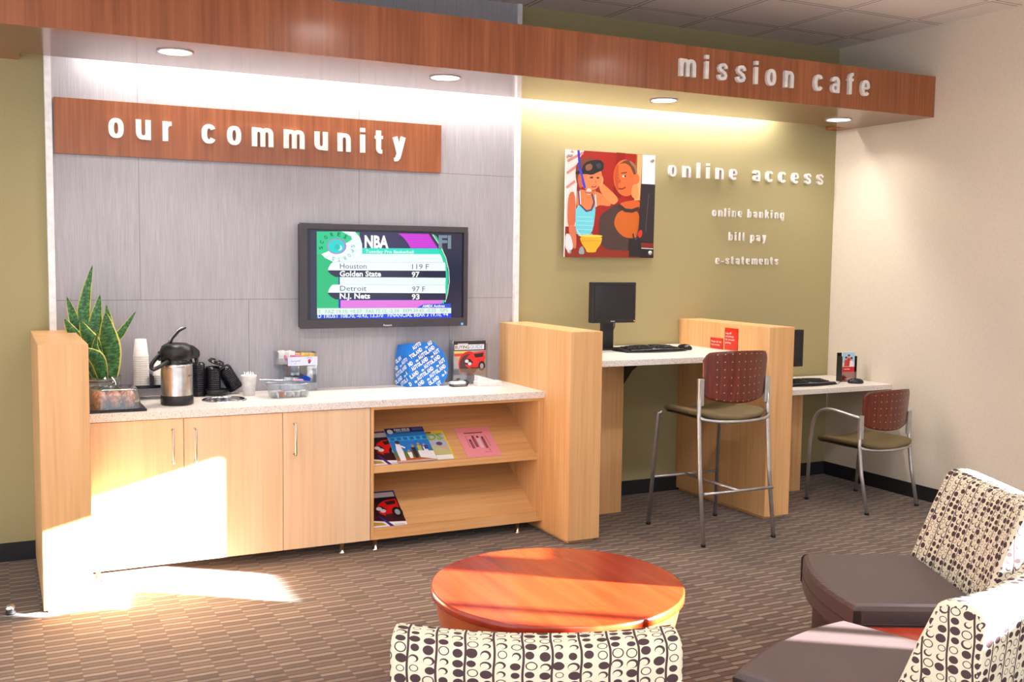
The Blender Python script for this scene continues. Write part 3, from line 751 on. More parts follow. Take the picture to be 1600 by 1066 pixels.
# ------------------------------------------------------------------ photo print on stand-offs
PX0, PX1, PZ0, PZ1, PY = 3.14, 3.848, 1.676, 2.386, -0.05
t = thing('photo_print', 'square photo print of a girl in a diving mask and a man on stand-offs', 'picture', ((PX0+PX1)/2, 0, 2.03))
part('panel', MB().box(PX0, PX1, PY, PY+0.014, PZ0, PZ1), m_white, t, True)
mp = quad_map([(30, 45), (825, 97), (812, 1018), (20, 1015)], PX1-PX0, PZ1-PZ0)
g = G(mp, 0.0001)
g.poly([(30, 45), (825, 97), (812, 1018), (20, 1015)], (160, 28, 20))
g.poly([(30, 45), (190, 58), (140, 140), (125, 400), (115, 740), (22, 740)], (242, 226, 224))
for (a, b_) in (((40, 150), (180, 75)), ((35, 260), (130, 190)), ((32, 390), (110, 330)), ((30, 120), (90, 60))): g.stroke([a, b_], 0.018, (222, 140, 130))
g.poly([(655, 88), (712, 92), (690, 500), (640, 500)], (216, 176, 120)); g.stroke([(660, 90), (652, 480)], 0.01, (150, 90, 40))
g.poly([(712, 92), (825, 97), (822, 358), (705, 352)], (244, 244, 248))
g.poly([(480, 70), (560, 78), (520, 480), (450, 470)], (140, 20, 16))
# man
g.sm = 2
g.poly([(385, 600), (500, 520), (560, 600), (690, 560), (700, 830), (650, 960), (350, 950), (320, 760), (335, 640)], (72, 52, 50))
g.poly([(500, 590), (690, 575), (690, 840), (560, 840), (490, 780), (455, 700)], (198, 98, 30))
g.poly([(510, 520), (690, 490), (690, 590), (600, 600), (520, 570)], (206, 96, 40)); g.stroke([(500, 545), (560, 590), (620, 596), (685, 572)], 0.026, (60, 42, 44))
g.ell(560, 300, 108, 165, (212, 104, 52), 32, rot=-4); g.poly([(500, 180), (560, 138), (620, 150), (650, 200), (655, 290), (630, 260), (600, 190), (550, 165)], (110, 60, 40))
g.poly([(590, 140), (640, 170), (668, 240), (655, 290), (640, 210), (600, 165)], (150, 110, 90)); g.ell(658, 308, 26, 46, (226, 110, 60), 18); g.poly([(620, 360), (672, 350), (680, 500), (610, 470)], (232, 150, 90))
g.ell(485, 300, 14, 9, (50, 30, 26)); g.ell(548, 285, 18, 10, (240, 220, 200)); g.ell(556, 284, 9, 9, (50, 30, 26)); g.stroke([(462, 282), (500, 272)], 0.007, (90, 44, 30)); g.stroke([(520, 258), (572, 250)], 0.007, (90, 44, 30))
g.poly([(505, 290), (522, 340), (500, 352), (488, 345)], (190, 84, 42)); g.stroke([(500, 396), (530, 400), (560, 384)], 0.009, (130, 40, 30))
# girl
g.poly([(45, 440), (110, 415), (120, 740), (40, 760)], (206, 108, 70))
g.poly([(130, 400), (250, 420), (300, 420), (410, 480), (440, 560), (310, 540), (262, 620), (180, 600), (120, 560), (120, 470)], (220, 126, 74))
g.poly([(320, 330), (360, 350), (510, 490), (460, 545), (410, 520), (330, 420)], (226, 136, 82)); g.ell(338, 320, 24, 45, (232, 150, 100), 18)
g.ell(245, 290, 105, 125, (222, 130, 82), 30); g.poly([(110, 250), (120, 170), (180, 120), (270, 120), (280, 160), (180, 200), (150, 260), (140, 400), (118, 330)], (120, 62, 36))
g.ell(255, 298, 16, 8, (60, 36, 30)); g.ell(312, 300, 13, 8, (60, 36, 30)); g.stroke([(255, 380), (285, 384), (302, 372)], 0.008, (170, 60, 50)); g.poly([(290, 310), (306, 345), (286, 350)], (202, 108, 66))
g.poly([(130, 560), (150, 540), (210, 600), (260, 590), (300, 540), (265, 830), (115, 830), (112, 600)], (110, 206, 224))
for k in range(5): g.stroke([(122, 650+k*38), (268, 655+k*38)], 0.004, (150, 226, 236))
g.stroke([(140, 400), (150, 540), (210, 600), (255, 590), (280, 520), (258, 440)], 0.012, (60, 60, 120)); g.stroke([(150, 420), (158, 540)], 0.008, (210, 220, 225)); g.stroke([(290, 450), (298, 560)], 0.01, (215, 220, 225))
g.poly([(110, 245), (170, 225), (180, 180), (230, 145), (330, 135), (365, 170), (360, 230), (310, 250), (260, 275), (200, 265), (110, 272)], (28, 30, 36)); g.poly([(195, 190), (240, 170), (265, 190), (255, 230), (205, 240)], (140, 90, 60)); g.poly([(285, 180), (330, 165), (345, 195), (320, 225)], (60, 60, 70))
g.stroke([(135, 52), (150, 220)], 0.018, (50, 50, 190)); g.stroke([(150, 220), (195, 395)], 0.02, (64, 60, 205)); g.ell(232, 425, 26, 30, (214, 196, 186), 16)
g.poly([(455, 300), (470, 200), (500, 170), (488, 300), (500, 420), (478, 400)], (186, 80, 38)); g.poly([(128, 300), (150, 250), (170, 330), (165, 400), (140, 380)], (196, 100, 62)); g.poly([(180, 420), (250, 430), (300, 400), (280, 440), (220, 450)], (200, 104, 60))
# table, bowl, pens, monitor
g.poly([(20, 960), (130, 940), (610, 955), (812, 960), (812, 1018), (20, 1015)], (140, 40, 24)); g.poly([(40, 730), (115, 720), (125, 940), (90, 940)], (214, 120, 84))
g.poly([(20, 800), (70, 810), (100, 950), (20, 960)], (226, 226, 236))
g.poly([(148, 825), (355, 820), (345, 890), (300, 950), (298, 972), (212, 972), (210, 950), (165, 890)], (232, 176, 40)); g.ell(252, 824, 104, 11, (246, 206, 90)); g.stroke([(160, 870), (348, 866)], 0.005, (210, 150, 30)); g.stroke([(125, 770), (165, 830)], 0.006, (210, 214, 220))
g.poly([(150, 930), (180, 910), (200, 990), (140, 990)], (150, 160, 165))
g.sm = 0; g.poly([(700, 352), (822, 360), (812, 880), (672, 860)], (44, 38, 44)); g.stroke([(765, 440), (740, 780)], 0.004, (96, 86, 90)); g.poly([(700, 860), (812, 880), (812, 1018), (690, 1015)], (34, 22, 26)); g.stroke([(700, 930), (808, 935)], 0.006, (225, 220, 220)); g.poly([(700, 880), (812, 885), (812, 925), (700, 922)], (130, 36, 26))
g.poly([(598, 850), (700, 850), (705, 1008), (592, 1006)], (30, 28, 36)); g.stroke([(628, 800), (640, 860)], 0.011, (34, 34, 44)); g.stroke([(680, 740), (650, 860)], 0.007, (80, 80, 88)); g.ell(692, 800, 18, 36, (216, 50, 30), 16, rot=10)
g.build('print', m_graphic, t, Vector((PX0, PY-0.0001, PZ0))-t.location, (1, 0, 0), (0, 0, 1))
for x, z in ((PX0+0.03, PZ0+0.035), (PX1-0.03, PZ0+0.035), (PX0+0.03, PZ1-0.035), (PX1-0.03, PZ1-0.035)):
    part('stand_off', MB().lathe([(0.008, 0.003), (0.008, 0.03), (0.015, 0.036), (0.015, 0.062), (0.012, 0.066), (0.0, 0.0665)], seg=20, M=Matrix.Translation((x, 0, z)) @ Matrix.Rotation(PI/2, 4, 'X')), m_silver, t, True)

# red notices on the half wall
for (y0, y1, z0, z1, lab, lines) in ((-0.508, -0.375, 1.067, 1.14, 'smaller red notice on the half wall behind the bar stool', ['Please do not', 'leave money']),
                                      (-0.664, -0.53, 1.070, 1.216, 'taller red notice on the half wall behind the bar stool', ['Log off', 'completely', 'for account', 'privacy'])):
    t = thing('notice', lab, 'notice', (4.122, (y0+y1)/2, z0)); part('plate', MB().box(4.114, 4.1215, y0, y1, z0, z1, 0.001, 1), m_red, t, True)
    g = G(None, 0.0002)
    for i, s in enumerate(lines): g.text(s, 0.012, (z1-z0)*(0.58 if len(lines) == 2 else 0.72)-i*0.021, (248, 235, 230), 0.0125, 0.0085*len(s), 0.01, raw=True)
    g.build('lettering', m_print, t, (-0.0085, (y1-y0)/2, 0), (0, -1, 0), (0, 0, 1))

# ------------------------------------------------------------------ stool and side chair
def bezier(p0, p1, p2, p3, n=10):
    P = [Vector(p) for p in (p0, p1, p2, p3)]
    return [P[0]*(1-a)**3+P[1]*3*a*(1-a)**2+P[2]*3*a*a*(1-a)+P[3]*a**3 for a in [i/n for i in range(n+1)]]

def seat_chair(name, label, cat, loc, rz, hw, fy, ry, zs, zb0, zb1, zu, stool):
    """hw half width of the feet, fy/ry foot y front/rear, zs seat top, zb0..zb1 back shell, zu upright top"""
    t = thing(name, label, cat, loc, rz)
    W_ = 0.245; r = 0.0125
    # seat cushion, dished from side to side
    def edge(a):                                    # rounded trapezoid outline, a in 0..1
        th = 2*PI*a; c, s = math.cos(th), math.sin(th)
        k = 0.30
        x = math.copysign(abs(c)**k, c)*0.235; y = math.copysign(abs(s)**k, s)*0.255
        x *= 1.0-0.10*(y+0.255)/0.51*0 + (-0.06 if y > 0 else 0)*abs(y)/0.255
        return x, y
    prof = [(0.0, -0.036), (0.85, -0.036), (0.96, -0.03), (1.0, -0.018), (1.0, -0.008), (0.975, -0.001), (0.9, 0.003), (0.6, 0.004), (0.0, 0.004)]
    def fs(u, v):
        k = v*(len(prof)-1); i = min(int(k), len(prof)-2); f = k-i
        sc = prof[i][0]*(1-f)+prof[i+1][0]*f; z = prof[i][1]*(1-f)+prof[i+1][1]*f
        x, y = edge(u); x *= sc; y *= sc
        dish = 0.034*(x/0.235)**2 - 0.022 - (0.05*max(0, (y-0.15)/0.105)**2 if y > 0.15 else 0)*0.5
        return (x, y, zs+z+dish)
    part('seat', MB().grid(fs, 48, 16), m_seat, t)
    def fp(u, v):
        x, y = edge(u); s_ = 0.93*(1-v); x *= s_; y *= s_; return (x, y, zs-0.036-0.012*(1-abs(2*v-1)) + 0.034*(x/0.235)**2-0.024)
    part('seat_pan', MB().grid(fp, 40, 6, thick=0.004), m_black, t)
    # legs
    yr = ry+0.085
    for s in (-1, 1):
        part('leg', MB().tube([(s*hw, ry, 0.012), (s*(W_+0.012), yr-0.03, zs*0.55), (s*(W_+0.010), yr-0.004, zs-0.02), (s*(W_+0.008), yr, zu-0.08)], r, 12), m_silver, t)
        part('upright', MB().box(min(s*0.226, s*0.266), max(s*0.226, s*0.266), yr-0.012, yr+0.010, zu-0.16, zu, 0.004), m_silver, t)
        if stool:
            part('leg', MB().tube([(s*hw, fy, 0.012), (s*(W_-0.005), fy-0.05, zs-0.06), (s*(W_-0.02), fy-0.075, zs-0.045)], r, 12), m_silver, t)
        else:
            z1 = zu-0.005; pts = [(s*hw, fy, 0.012), (s*(W_+0.02), fy-0.02, 0.40)]
            pts += [tuple(p) for p in bezier((s*(W_+0.02), fy-0.03, 0.46), (s*(W_+0.025), fy-0.04, z1+0.02), (s*(W_+0.035), fy-0.16, z1+0.03), (s*(W_+0.03), yr+0.16, z1+0.012), 10)]
            pts += [(s*(W_+0.02), yr+0.06, z1-0.004), (s*(W_+0.012), yr, z1-0.01)]
            part('leg', MB().tube(pts, [r]*len(pts), 12), m_silver, t)
        for (y) in (fy, ry):
            part('glide', MB().lathe([(0.015, 0.0), (0.015, 0.014), (0.013, 0.016)], (s*hw, y, 0), 14), m_black, t)
    part('rear_rail', MB().tube([(W_*math.sin(a)*1.03, yr-0.010-0.075*math.cos(a), zs-0.026-0.024*math.cos(a)) for a in [(-1+2*i/14)*PI/2 for i in range(15)]], 0.010, 10), m_silver, t)
    if stool:
        zr = 0.306
        part('footrest', MB().tube([(-hw+0.005, ry+0.012, zr), (hw-0.005, ry+0.012, zr)], 0.009, 10), m_silver, t)
        part('footrest', MB().tube([(-hw+0.005, fy-0.018, zr), (hw-0.005, fy-0.018, zr)], 0.009, 10), m_silver, t)
        part('footrest', MB().tube([(0, ry+0.012, zr), (0, fy-0.018, zr)], 0.009, 10), m_silver, t)
    # back shell
    def shell(u, v):
        x = (2*u-1); ax = abs(x)
        lo = zb0 + 0.035*ax**2.2 - (0.03*math.exp(-((ax-0.3)/0.35)**2) if not stool else 0.0)*0 + (0.02*max(0, ax-0.9)/0.1)
        hi = zb1 - 0.012*ax**2 - 0.045*max(0, (ax-0.80)/0.2)**2.5
        z = lo+(hi-lo)*v
        wid = 0.226+0.016*(z-zb0)/(zb1-zb0)
        lean = -0.012*((z-zb0)/(zb1-zb0))**1.5
        return (x*wid, yr+0.002-0.062*(1-ax**2)+lean, z)
    part('backrest', MB().grid(shell, 28, 20, lambda u, v: ((2*u-1)*0.245, v*(zb1-zb0)+0.012), 0.011), m_shell, t)
    return t
seat_chair('bar_stool', 'tall bar stool with perforated mahogany back at the bar height counter', 'stool', (3.643, -1.034, 0), 0.0, 0.261, 0.283, -0.283, 0.772, 0.828, 1.138, 0.975, True)
seat_chair('side_chair', 'low armchair with mahogany back and steel arms at the corner desk', 'chair', (5.08, -0.857, 0), math.radians(5.5), 0.257, 0.258, -0.258, 0.462, 0.54, 0.815, 0.650, False)

# ------------------------------------------------------------------ lounge chairs and tables
def lounge_chair(label, loc, rz):
    t = thing('lounge_chair', label, 'lounge chair', loc, rz, 'lounge chairs around the drum table')
    hw = 0.335
    # back: swept profile (y, z)
    front = [(-0.13, 0.40), (-0.165, 0.50), (-0.225, 0.66), (-0.268, 0.765)]
    top = [(-0.280, 0.788), (-0.300, 0.801), (-0.330, 0.804), (-0.365, 0.802), (-0.395, 0.793), (-0.410, 0.772)]
    rear = [(-0.405, 0.70), (-0.385, 0.45), (-0.365, 0.14), (-0.16, 0.14)]
    P = front+top+rear
    cy = sum(p[0] for p in P)/len(P)
    stations = [(-1.0, 0.016), (-0.985, 0.005), (-0.96, 0.0)] + [(-0.9+1.8*i/12, 0.0) for i in range(13)] + [(0.96, 0.0), (0.985, 0.005), (1.0, 0.016)]
    L = [0.0]
    for a, b in zip(P, P[1:]): L.append(L[-1]+math.hypot(b[0]-a[0], b[1]-a[1]))
    bm = bmesh.new(); uv = bm.loops.layers.uv.new('UVMap'); R = []
    for (s, ins) in stations:
        ring = []
        for i, (y, z) in enumerate(P):
            c = (-0.30, 0.5) if z < 0.75 else (-0.335, 0.74)
            d = math.hypot(y-c[0], z-c[1]); k = (d-ins)/d
            curve = 0.035*(1-s*s)                                # back is gently hollowed in plan
            sag = -0.012*(1-s*s) if z > 0.7 else 0
            ring.append(bm.verts.new((s*hw, c[0]+(y-c[0])*k-curve, c[1]+(z-c[1])*k+sag)))
        R.append(ring)
    n = len(P)
    for a, (A, B) in enumerate(zip(R, R[1:])):
        for i in range(n):
            j = (i+1) % n; f = bm.faces.new((A[i], B[i], B[j], A[j])); f.smooth = True
            uu_ = (stations[a][0]*hw, stations[a+1][0]*hw); l0 = L[i]; l1 = L[j] if j else L[-1]+0.3
            for lp, q in zip(f.loops, ((uu_[0], l0), (uu_[1], l0), (uu_[1], l1), (uu_[0], l1))): lp[uv].uv = q
    for ring in (R[0], R[-1]):
        f = bm.faces.new(ring)
        for lp in f.loops: lp[uv].uv = (lp.vert.co.y+0.02, lp.vert.co.z)
    bmesh.ops.recalc_face_normals(bm, faces=bm.faces)
    part('backrest', bm, m_dots, t)
    # seat cushion with bowed front
    plan = [(-hw, -0.16)] + [(-hw, 0.30)] + [(-hw+2*hw*i/10, 0.315+0.05*(1-(2*i/10-1)**2)) for i in range(11)] + [(hw, 0.30), (hw, -0.16)]
    s = MB().prism(plan, 0.285, 0.43, 'z', 0.022); part('seat', s, m_leather, t)
    part('seam', MB().tube([(x*0.992, y*0.992+0.001, 0.356) for x, y in plan], 0.004, 8), m_leatherd, t)
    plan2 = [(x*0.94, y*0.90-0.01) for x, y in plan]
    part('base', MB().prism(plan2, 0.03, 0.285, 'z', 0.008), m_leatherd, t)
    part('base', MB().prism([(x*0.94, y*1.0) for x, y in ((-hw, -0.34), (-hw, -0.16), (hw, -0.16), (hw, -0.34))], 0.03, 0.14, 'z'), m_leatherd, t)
    for sx in (-1, 1):
        for y in (-0.28, 0.22): part('foot', MB().lathe([(0.02, 0), (0.022, 0.03)], (sx*0.26, y, 0), 14), m_black, t)
    return t
lounge_chair('patterned lounge chair at the far right with its brown leather seat in shade', (2.909, -3.237, 0), math.radians(63.6))
lounge_chair('patterned lounge chair at bottom right with sunlight across its brown leather seat', (2.114, -3.884, 0), math.radians(18.3))
lounge_chair('patterned lounge chair seen from behind in front of the round orange table', (0.982, -3.715, 0), math.radians(-25.6))

def wedge_table(label, pts, zt):
    cx = sum(p[0] for p in pts)/len(pts); cy = sum(p[1] for p in pts)/len(pts)
    t = thing('wedge_table', label, 'side table', (cx, cy, 0))
    q = [(x-cx, y-cy) for x, y in pts]
    part('top', MB().prism(q, zt-0.03, zt, 'z', 0.003), m_cherryt, t)
    part('base', MB().prism([(x*0.8, y*0.8) for x, y in q], 0.0, zt-0.03, 'z'), m_cherrys, t)
wedge_table('low orange wood wedge table between the two right hand lounge chairs', [(2.455, -3.452), (2.425, -3.50), (2.54, -3.86), (2.92, -3.68)], 0.37)

# drum coffee table: round top, tapered body
t = thing('drum_table', 'round orange cherry drum coffee table in the middle of the lounge chairs', 'coffee table', (1.633, -2.70, 0))
R0 = 0.485
part('top', MB().lathe([(0.0, 0.385), (R0-0.004, 0.385), (R0, 0.389), (R0, 0.417), (R0-0.003, 0.42), (R0-0.006, 0.42), (R0-0.03, 0.42), (0.0, 0.42)], seg=96), m_cherryt, t)
part('drum', MB().lathe([(0.39, 0.0), (0.40, 0.03), (R0-0.012, 0.385)], seg=96, cap1=False), m_cherrys, t)

# ------------------------------------------------------------------ computers
def monitor(label, x, y, zt, w, h, zb, led=True):
    t = thing('monitor', label, 'monitor', (x, y, zt))
    z0 = zb-zt
    part('casing', MB().box(-w/2, w/2, -0.02, 0.03, z0, z0+h, 0.006).box(-w/2+0.05, w/2-0.05, 0.03, 0.055, z0+0.05, z0+h-0.05, 0.01), m_black, t)
    part('screen', MB().box(-w/2+0.018, w/2-0.018, -0.0215, -0.018, z0+0.028, z0+h-0.018), m_dark_screen, t)
    part('stand', MB().box(-0.045, 0.045, 0.05, 0.085, 0.012, z0+h*0.6, 0.006), m_black, t)
    part('foot', MB().box(-0.11, 0.11, 0.04, 0.20, 0.0, 0.014, 0.006), m_black, t)
    part('cable', MB().tube(bezier((0.03, 0.02, z0+0.005), (0.03, 0.0, z0-0.07), (-0.02, 0.04, z0-0.06), (-0.04, 0.1, 0.06), 14), 0.0035, 8), m_black, t)
    if led: part('power_light', MB().ball((w/2-0.012, -0.021, z0+0.012), 0.004, sub=1), m_amberled, t)
    g = G(None, 0.0002); g.rect(-0.016, 0, 0.016, 0.006, (170, 170, 175), True); g.build('badge', m_print, t, (-0.01, -0.0203, z0+0.008), (1, 0, 0), (0, 0, 1))
    return t
m_amberled = emit('amber_led', (255, 150, 40), 2.0)
monitor('black flat monitor standing on the bar height counter', 3.337, -0.35, ZB, 0.335, 0.265, 1.25)
monitor('black flat monitor on the low desk, mostly hidden by the half wall', 4.79, -0.35, ZD, 0.335, 0.268, 0.906, False)

def keyboard(label, x, y, z, rz=0.0):
    t = thing('keyboard', label, 'keyboard', (x, y, z), rz)
    W_, D_ = 0.235, 0.095
    def f(u, v):
        a = 2*u-1; b = 2*v-1
        yy = b*D_ - 0.028*(1-a*a) + (0.01 if b > 0 else -0.012)*(1-abs(a))
        zz = 0.016+0.016*(1-a*a)*(0.6+0.4*b)+0.006*b
        e = max(abs(a), abs(b)); 
        if e > 0.94: zz *= (1-e)/0.06*0.7+0.3
        return (a*W_, yy, zz)
    b = MB().grid(f, 32, 14); b.grid(lambda u, v: (f(u, v)[0], f(u, v)[1], 0.002), 32, 2)
    def skirt(u, v):
        k = u*4; i = int(min(k, 3)); q = k-i
        p = [(q, 0), (1, q), (1-q, 1), (0, 1-q)][i]; X, Y, Z = f(*p); return (X, Y, 0.002+(Z-0.002)*v)
    b.grid(skirt, 80, 2); part('case', b, m_black, t)
    for s in (-1, 1):
        k = MB()
        for r in range(4):
            for c in range(6):
                u = 0.5+s*(0.055+c*0.066); v = 0.40+r*0.13; X, Y, Z = f(u, v)
                k.box(X-0.0125, X+0.0125, Y-0.0095, Y+0.0095, Z-0.002, Z+0.006, 0.002, 1)
        part('keys', k, m_rubber, t)
    part('wrist_rest', MB().tube([(f(u, 0.12)[0], f(u, 0.12)[1], f(u, 0.12)[2]+0.001) for u in [0.06+0.88*i/20 for i in range(21)]], 0.016, 10, flat=0.4), m_blackg, t)
    part('badge', MB().tube([f(0.42, 0.25), f(0.5, 0.22), f(0.58, 0.25)], 0.004, 6), m_silver, t)
    return t
keyboard('black curved keyboard on the bar height counter', 3.58, -0.43, ZB, 0.0)
keyboard('black curved keyboard on the low corner desk', 4.93, -0.42, ZD, 0.0)
def mouse(label, x, y, z, rz):
    t = thing('mouse', label, 'mouse', (x, y, z), rz)
    part('body', MB().lathe([(0.0, 0.0), (0.031, 0.0), (0.034, 0.008), (0.031, 0.022), (0.02, 0.034), (0.0, 0.038)], seg=24, sy=1.75), m_blackg, t)
    part('button', MB().box(-0.012, 0.012, 0.02, 0.05, 0.02, 0.029, 0.004), m_black, t)
    part('cable', MB().tube(bezier((0, 0.055, 0.012), (0.0, 0.09, 0.012), (-0.02, 0.11, 0.02), (-0.05, 0.14, 0.004), 12), 0.002, 6), m_black, t)
mouse('black mouse at the right end of the bar counter keyboard', 3.87, -0.42, ZB, 0.2)
mouse('black mouse in front of the leaflet holder on the low desk', 5.33, -0.515, ZD, 1.1)

def acrylic_holder(label, loc, rz, w, h, d, draw, nleaf, dark=False):
    t = thing('leaflet_holder', label, 'leaflet holder', loc, rz)
    m = m_black if dark else m_clear
    b = MB(); b.box(-w/2, w/2, -d/2, d/2, 0, 0.004).box(-w/2, w/2, d/2-0.003, d/2, 0.004, h).box(-w/2, -w/2+0.003, -d/2, d/2-0.003, 0.004, h*0.9).box(w/2-0.003, w/2, -d/2, d/2-0.003, 0.004, h*0.9)
    part('tray', b, m, t); part('front_pane', MB().box(-w/2+0.003, w/2-0.003, -d/2, -d/2+0.002, 0.004, h*0.35), m_clear, t)
    return t
# leaflet stand on the desk
t = acrylic_holder('small black stand of red leaflets on the low desk', (5.365, -0.385, ZD), math.radians(-12), 0.125, 0.21, 0.07, None, 3, True)
l = thing('leaflet', 'red leaflet with a family photo in the black desk stand', 'leaflet', (5.365, -0.385, ZD+0.005), math.radians(-12))
part('sheets', MB().box(-0.052, 0.048, -0.026, -0.012, 0.0, 0.213), m_paper, l)
g = G(None, 0.0002); g.rect(0, 0, 0.10, 0.213, (206, 30, 34), True); g.rect(0, 0.105, 0.10, 0.213, (160, 205, 232), True); g.poly([(0, 0.105), (0.1, 0.105), (0.1, 0.14), (0, 0.135)], (222, 214, 220), True)
for x, y, c, hgt in ((0.028, 0.155, (206, 60, 60), 0.05), (0.05, 0.17, (190, 40, 50), 0.06), (0.072, 0.15, (240, 236, 236), 0.045)):
    g.poly([(x-0.016, 0.108), (x+0.016, 0.108), (x+0.012, y), (x-0.012, y)], c, True); g.ell(x, y+0.012, 0.010, 0.012, (206, 150, 120), 14, raw=True); g.ell(x, y+0.02, 0.010, 0.007, (70, 44, 34), 12, raw=True)
g.rect(0.02, 0.012, 0.09, 0.018, (240, 230, 230), True); g.rect(0.012, 0.085, 0.06, 0.09, (236, 210, 210), True)
g.build('cover', m_graphic, l, (-0.052, -0.0265, 0), (1, 0, 0), (0, 0, 1))

# small chrome door stop at the left edge
t = thing('door_stop', 'small chrome dome door stop on the carpet beside the left half wall', 'door stop', (-0.245, -0.915, 0))
part('base', MB().lathe([(0.022, 0.0), (0.022, 0.01), (0.018, 0.014)], seg=24), m_rubber, t)
part('dome', MB().lathe([(0.02, 0.014), (0.022, 0.028), (0.016, 0.042), (0.0, 0.047)], seg=24), m_chrome, t)

# ------------------------------------------------------------------ things on the coffee counter
# snake plant in a white pot inside a glass cylinder
PX, PYY = 0.225, -0.22
t = thing('potted_plant', 'tall yellow-edged sansevieria plant in a white pot at the left of the counter', 'plant', (PX, PYY, ZC))
part('outer_glass', MB().lathe([(0.099, 0.0), (0.099, 0.145), (0.096, 0.145), (0.096, 0.004), (0.0, 0.004)], cap0=True, cap1=False, seg=40), m_glass, t)
part('pot', MB().lathe([(0.070, 0.005), (0.076, 0.13), (0.072, 0.13), (0.068, 0.11)], (-0.014, 0, 0), seg=40, cap1=False), m_white, t)
part('soil', MB().lathe([(0.0, 0.128), (0.05, 0.132), (0.0905, 0.126), (0.09, 0.118), (0.0, 0.118)], seg=30), m_soil, t)
# leaves: base, middle, tip (x, z above rim), widths, depth offset of tip, twist
K = 0.00089
def LV(pts, wd, dy, tw):
    P = [((x-601)*K, (750-z)*K) for x, z in pts]
    n = 22
    def cen(a):
        # Catmull-like quadratic through three or four points
        k = a*(len(P)-1); i = min(int(k), len(P)-2); f = k-i
        p0 = P[max(i-1, 0)]; p1 = P[i]; p2 = P[i+1]; p3 = P[min(i+2, len(P)-1)]
        def cr(q0, q1, q2, q3): return 0.5*((2*q1)+(-q0+q2)*f+(2*q0-5*q1+4*q2-q3)*f*f+(-q0+3*q1-3*q2+q3)*f**3)
        return cr(p0[0], p1[0], p2[0], p3[0]), cr(p0[1], p1[1], p2[1], p3[1])
    def f(u, v):
        x, z = cen(v); x2, z2 = cen(min(v+0.02, 1)); x1, z1 = cen(max(v-0.02, 0))
        dx, dz = x2-x1, z2-z1; l = math.hypot(dx, dz) or 1
        nx, nz = dz/l, -dx/l
        w = wd*K*0.40*(0.55+1.1*math.sin(PI*min(1, v*0.75+0.12)))*(1-v**3.2)**0.8
        a = tw*(v-0.3); s = (2*u-1)*w
        fold = -abs(2*u-1)**1.6*w*0.45
        return (x+nx*s*math.cos(a), dy*v + 0.6*dy*(1-v)*0.3 - s*math.sin(a)*0.9 - fold, 0.125+z+nz*s*math.cos(a))
    return MB().grid(f, 8, n, thick=0.002)
for pts, wd, dy, tw in [
    ([(545, 750), (512, 400), (525, 250), (566, 65)], 62, 0.03, 0.5),
    ([(560, 750), (500, 520), (462, 400), (420, 252)], 70, 0.025, -0.3),
    ([(585, 750), (500, 560), (445, 460), (402, 380)], 66, -0.02, 0.4),
    ([(600, 750), (565, 560), (520, 470), (488, 392)], 78, -0.035, -0.5),
    ([(605, 750), (560, 520), (575, 400), (602, 240)], 84, 0.0, 0.6),
    ([(640, 750), (625, 520), (650, 430), (637, 300)], 64, 0.02, -0.5),
    ([(650, 750), (655, 600), (640, 470), (628, 345)], 104, -0.03, 0.3),
    ([(645, 750), (668, 540), (720, 470), (806, 342)], 48, 0.02, 0.4),
    ([(612, 752), (585, 640), (545, 590), (485, 550)], 74, -0.07, 0.5),
    ([(620, 752), (600, 640), (565, 560), (578, 462)], 46, -0.06, -0.9)]:
    part('leaf', LV(pts, wd, dy, tw), m_leaf, t)

# pastries in a clear clamshell
cx, cy = 0.245, -0.475
t = thing('pastry_container', 'clear plastic clamshell of pastries on a black tray beside the half wall', 'food container', (cx, cy, ZC))
part('tray', MB().box(-0.125, 0.16, -0.135, 0.135, 0.0, 0.012, 0.004).box(-0.115, 0.15, -0.125, 0.125, 0.008, 0.014, 0.003), m_blackg, t)
def dome(u, v):
    a = 2*PI*u; c, s = math.cos(a), math.sin(a); k = 0.38
    x = math.copysign(abs(c)**k, c); y = math.copysign(abs(s)**k, s)
    rib = 1+0.012*math.sin(40*a)*(1-v)*(1 if v < 0.75 else 0)
    vv = min(v/0.8, 1); sc = (1-0.16*vv)*rib
    if v > 0.8: sc *= 1-(v-0.8)/0.2
    return (x*0.125*sc+0.015, y*0.115*sc, 0.014+0.098*math.sin(vv*PI/2)+ (0.004 if v > 0.8 else 0))
part('lid', MB().grid(dome, 120, 12), m_clear, t)
m_pastry = NT('glazed_pastry'); fz = m_pastry.noise(m_pastry.coords(), 45, 4, 0.65)
m_pastry.set(Base_Color=m_pastry.ramp(fz, [(0.3, (128, 58, 40)), (0.5, (206, 128, 84)), (0.68, (238, 206, 172))]), Roughness=0.35); m_pastry = m_pastry.m
for i, (x, y, r, lab) in enumerate([(-0.052, -0.046, 0.034, 'front left'), (0.016, -0.048, 0.034, 'front middle'), (0.083, -0.046, 0.034, 'front right'), (-0.052, 0.044, 0.034, 'rear left'), (0.016, 0.044, 0.034, 'rear middle'), (0.083, 0.044, 0.034, 'rear right')]):
    b = MB(); rnd = random.Random(i)
    b.lathe([(0.0, 0.001), (r*0.7, 0.001), (r*0.82, 0.03), (r*1.0, 0.045), (r*0.92, 0.062), (r*0.55, 0.074), (0.0, 0.078)], seg=20)
    for v in b.bm.verts: v.co += Vector((rnd.uniform(-1, 1), rnd.uniform(-1, 1), rnd.uniform(-.6, .6)))*0.003 if v.co.z > 0.02 else Vector((0, 0, 0))
    single('pastry', b, m_pastry, f'glazed brown pastry, {lab} inside the clear clamshell', 'pastry', (cx+x, cy+y, ZC+0.0145), 0, 'pastries in the clamshell')

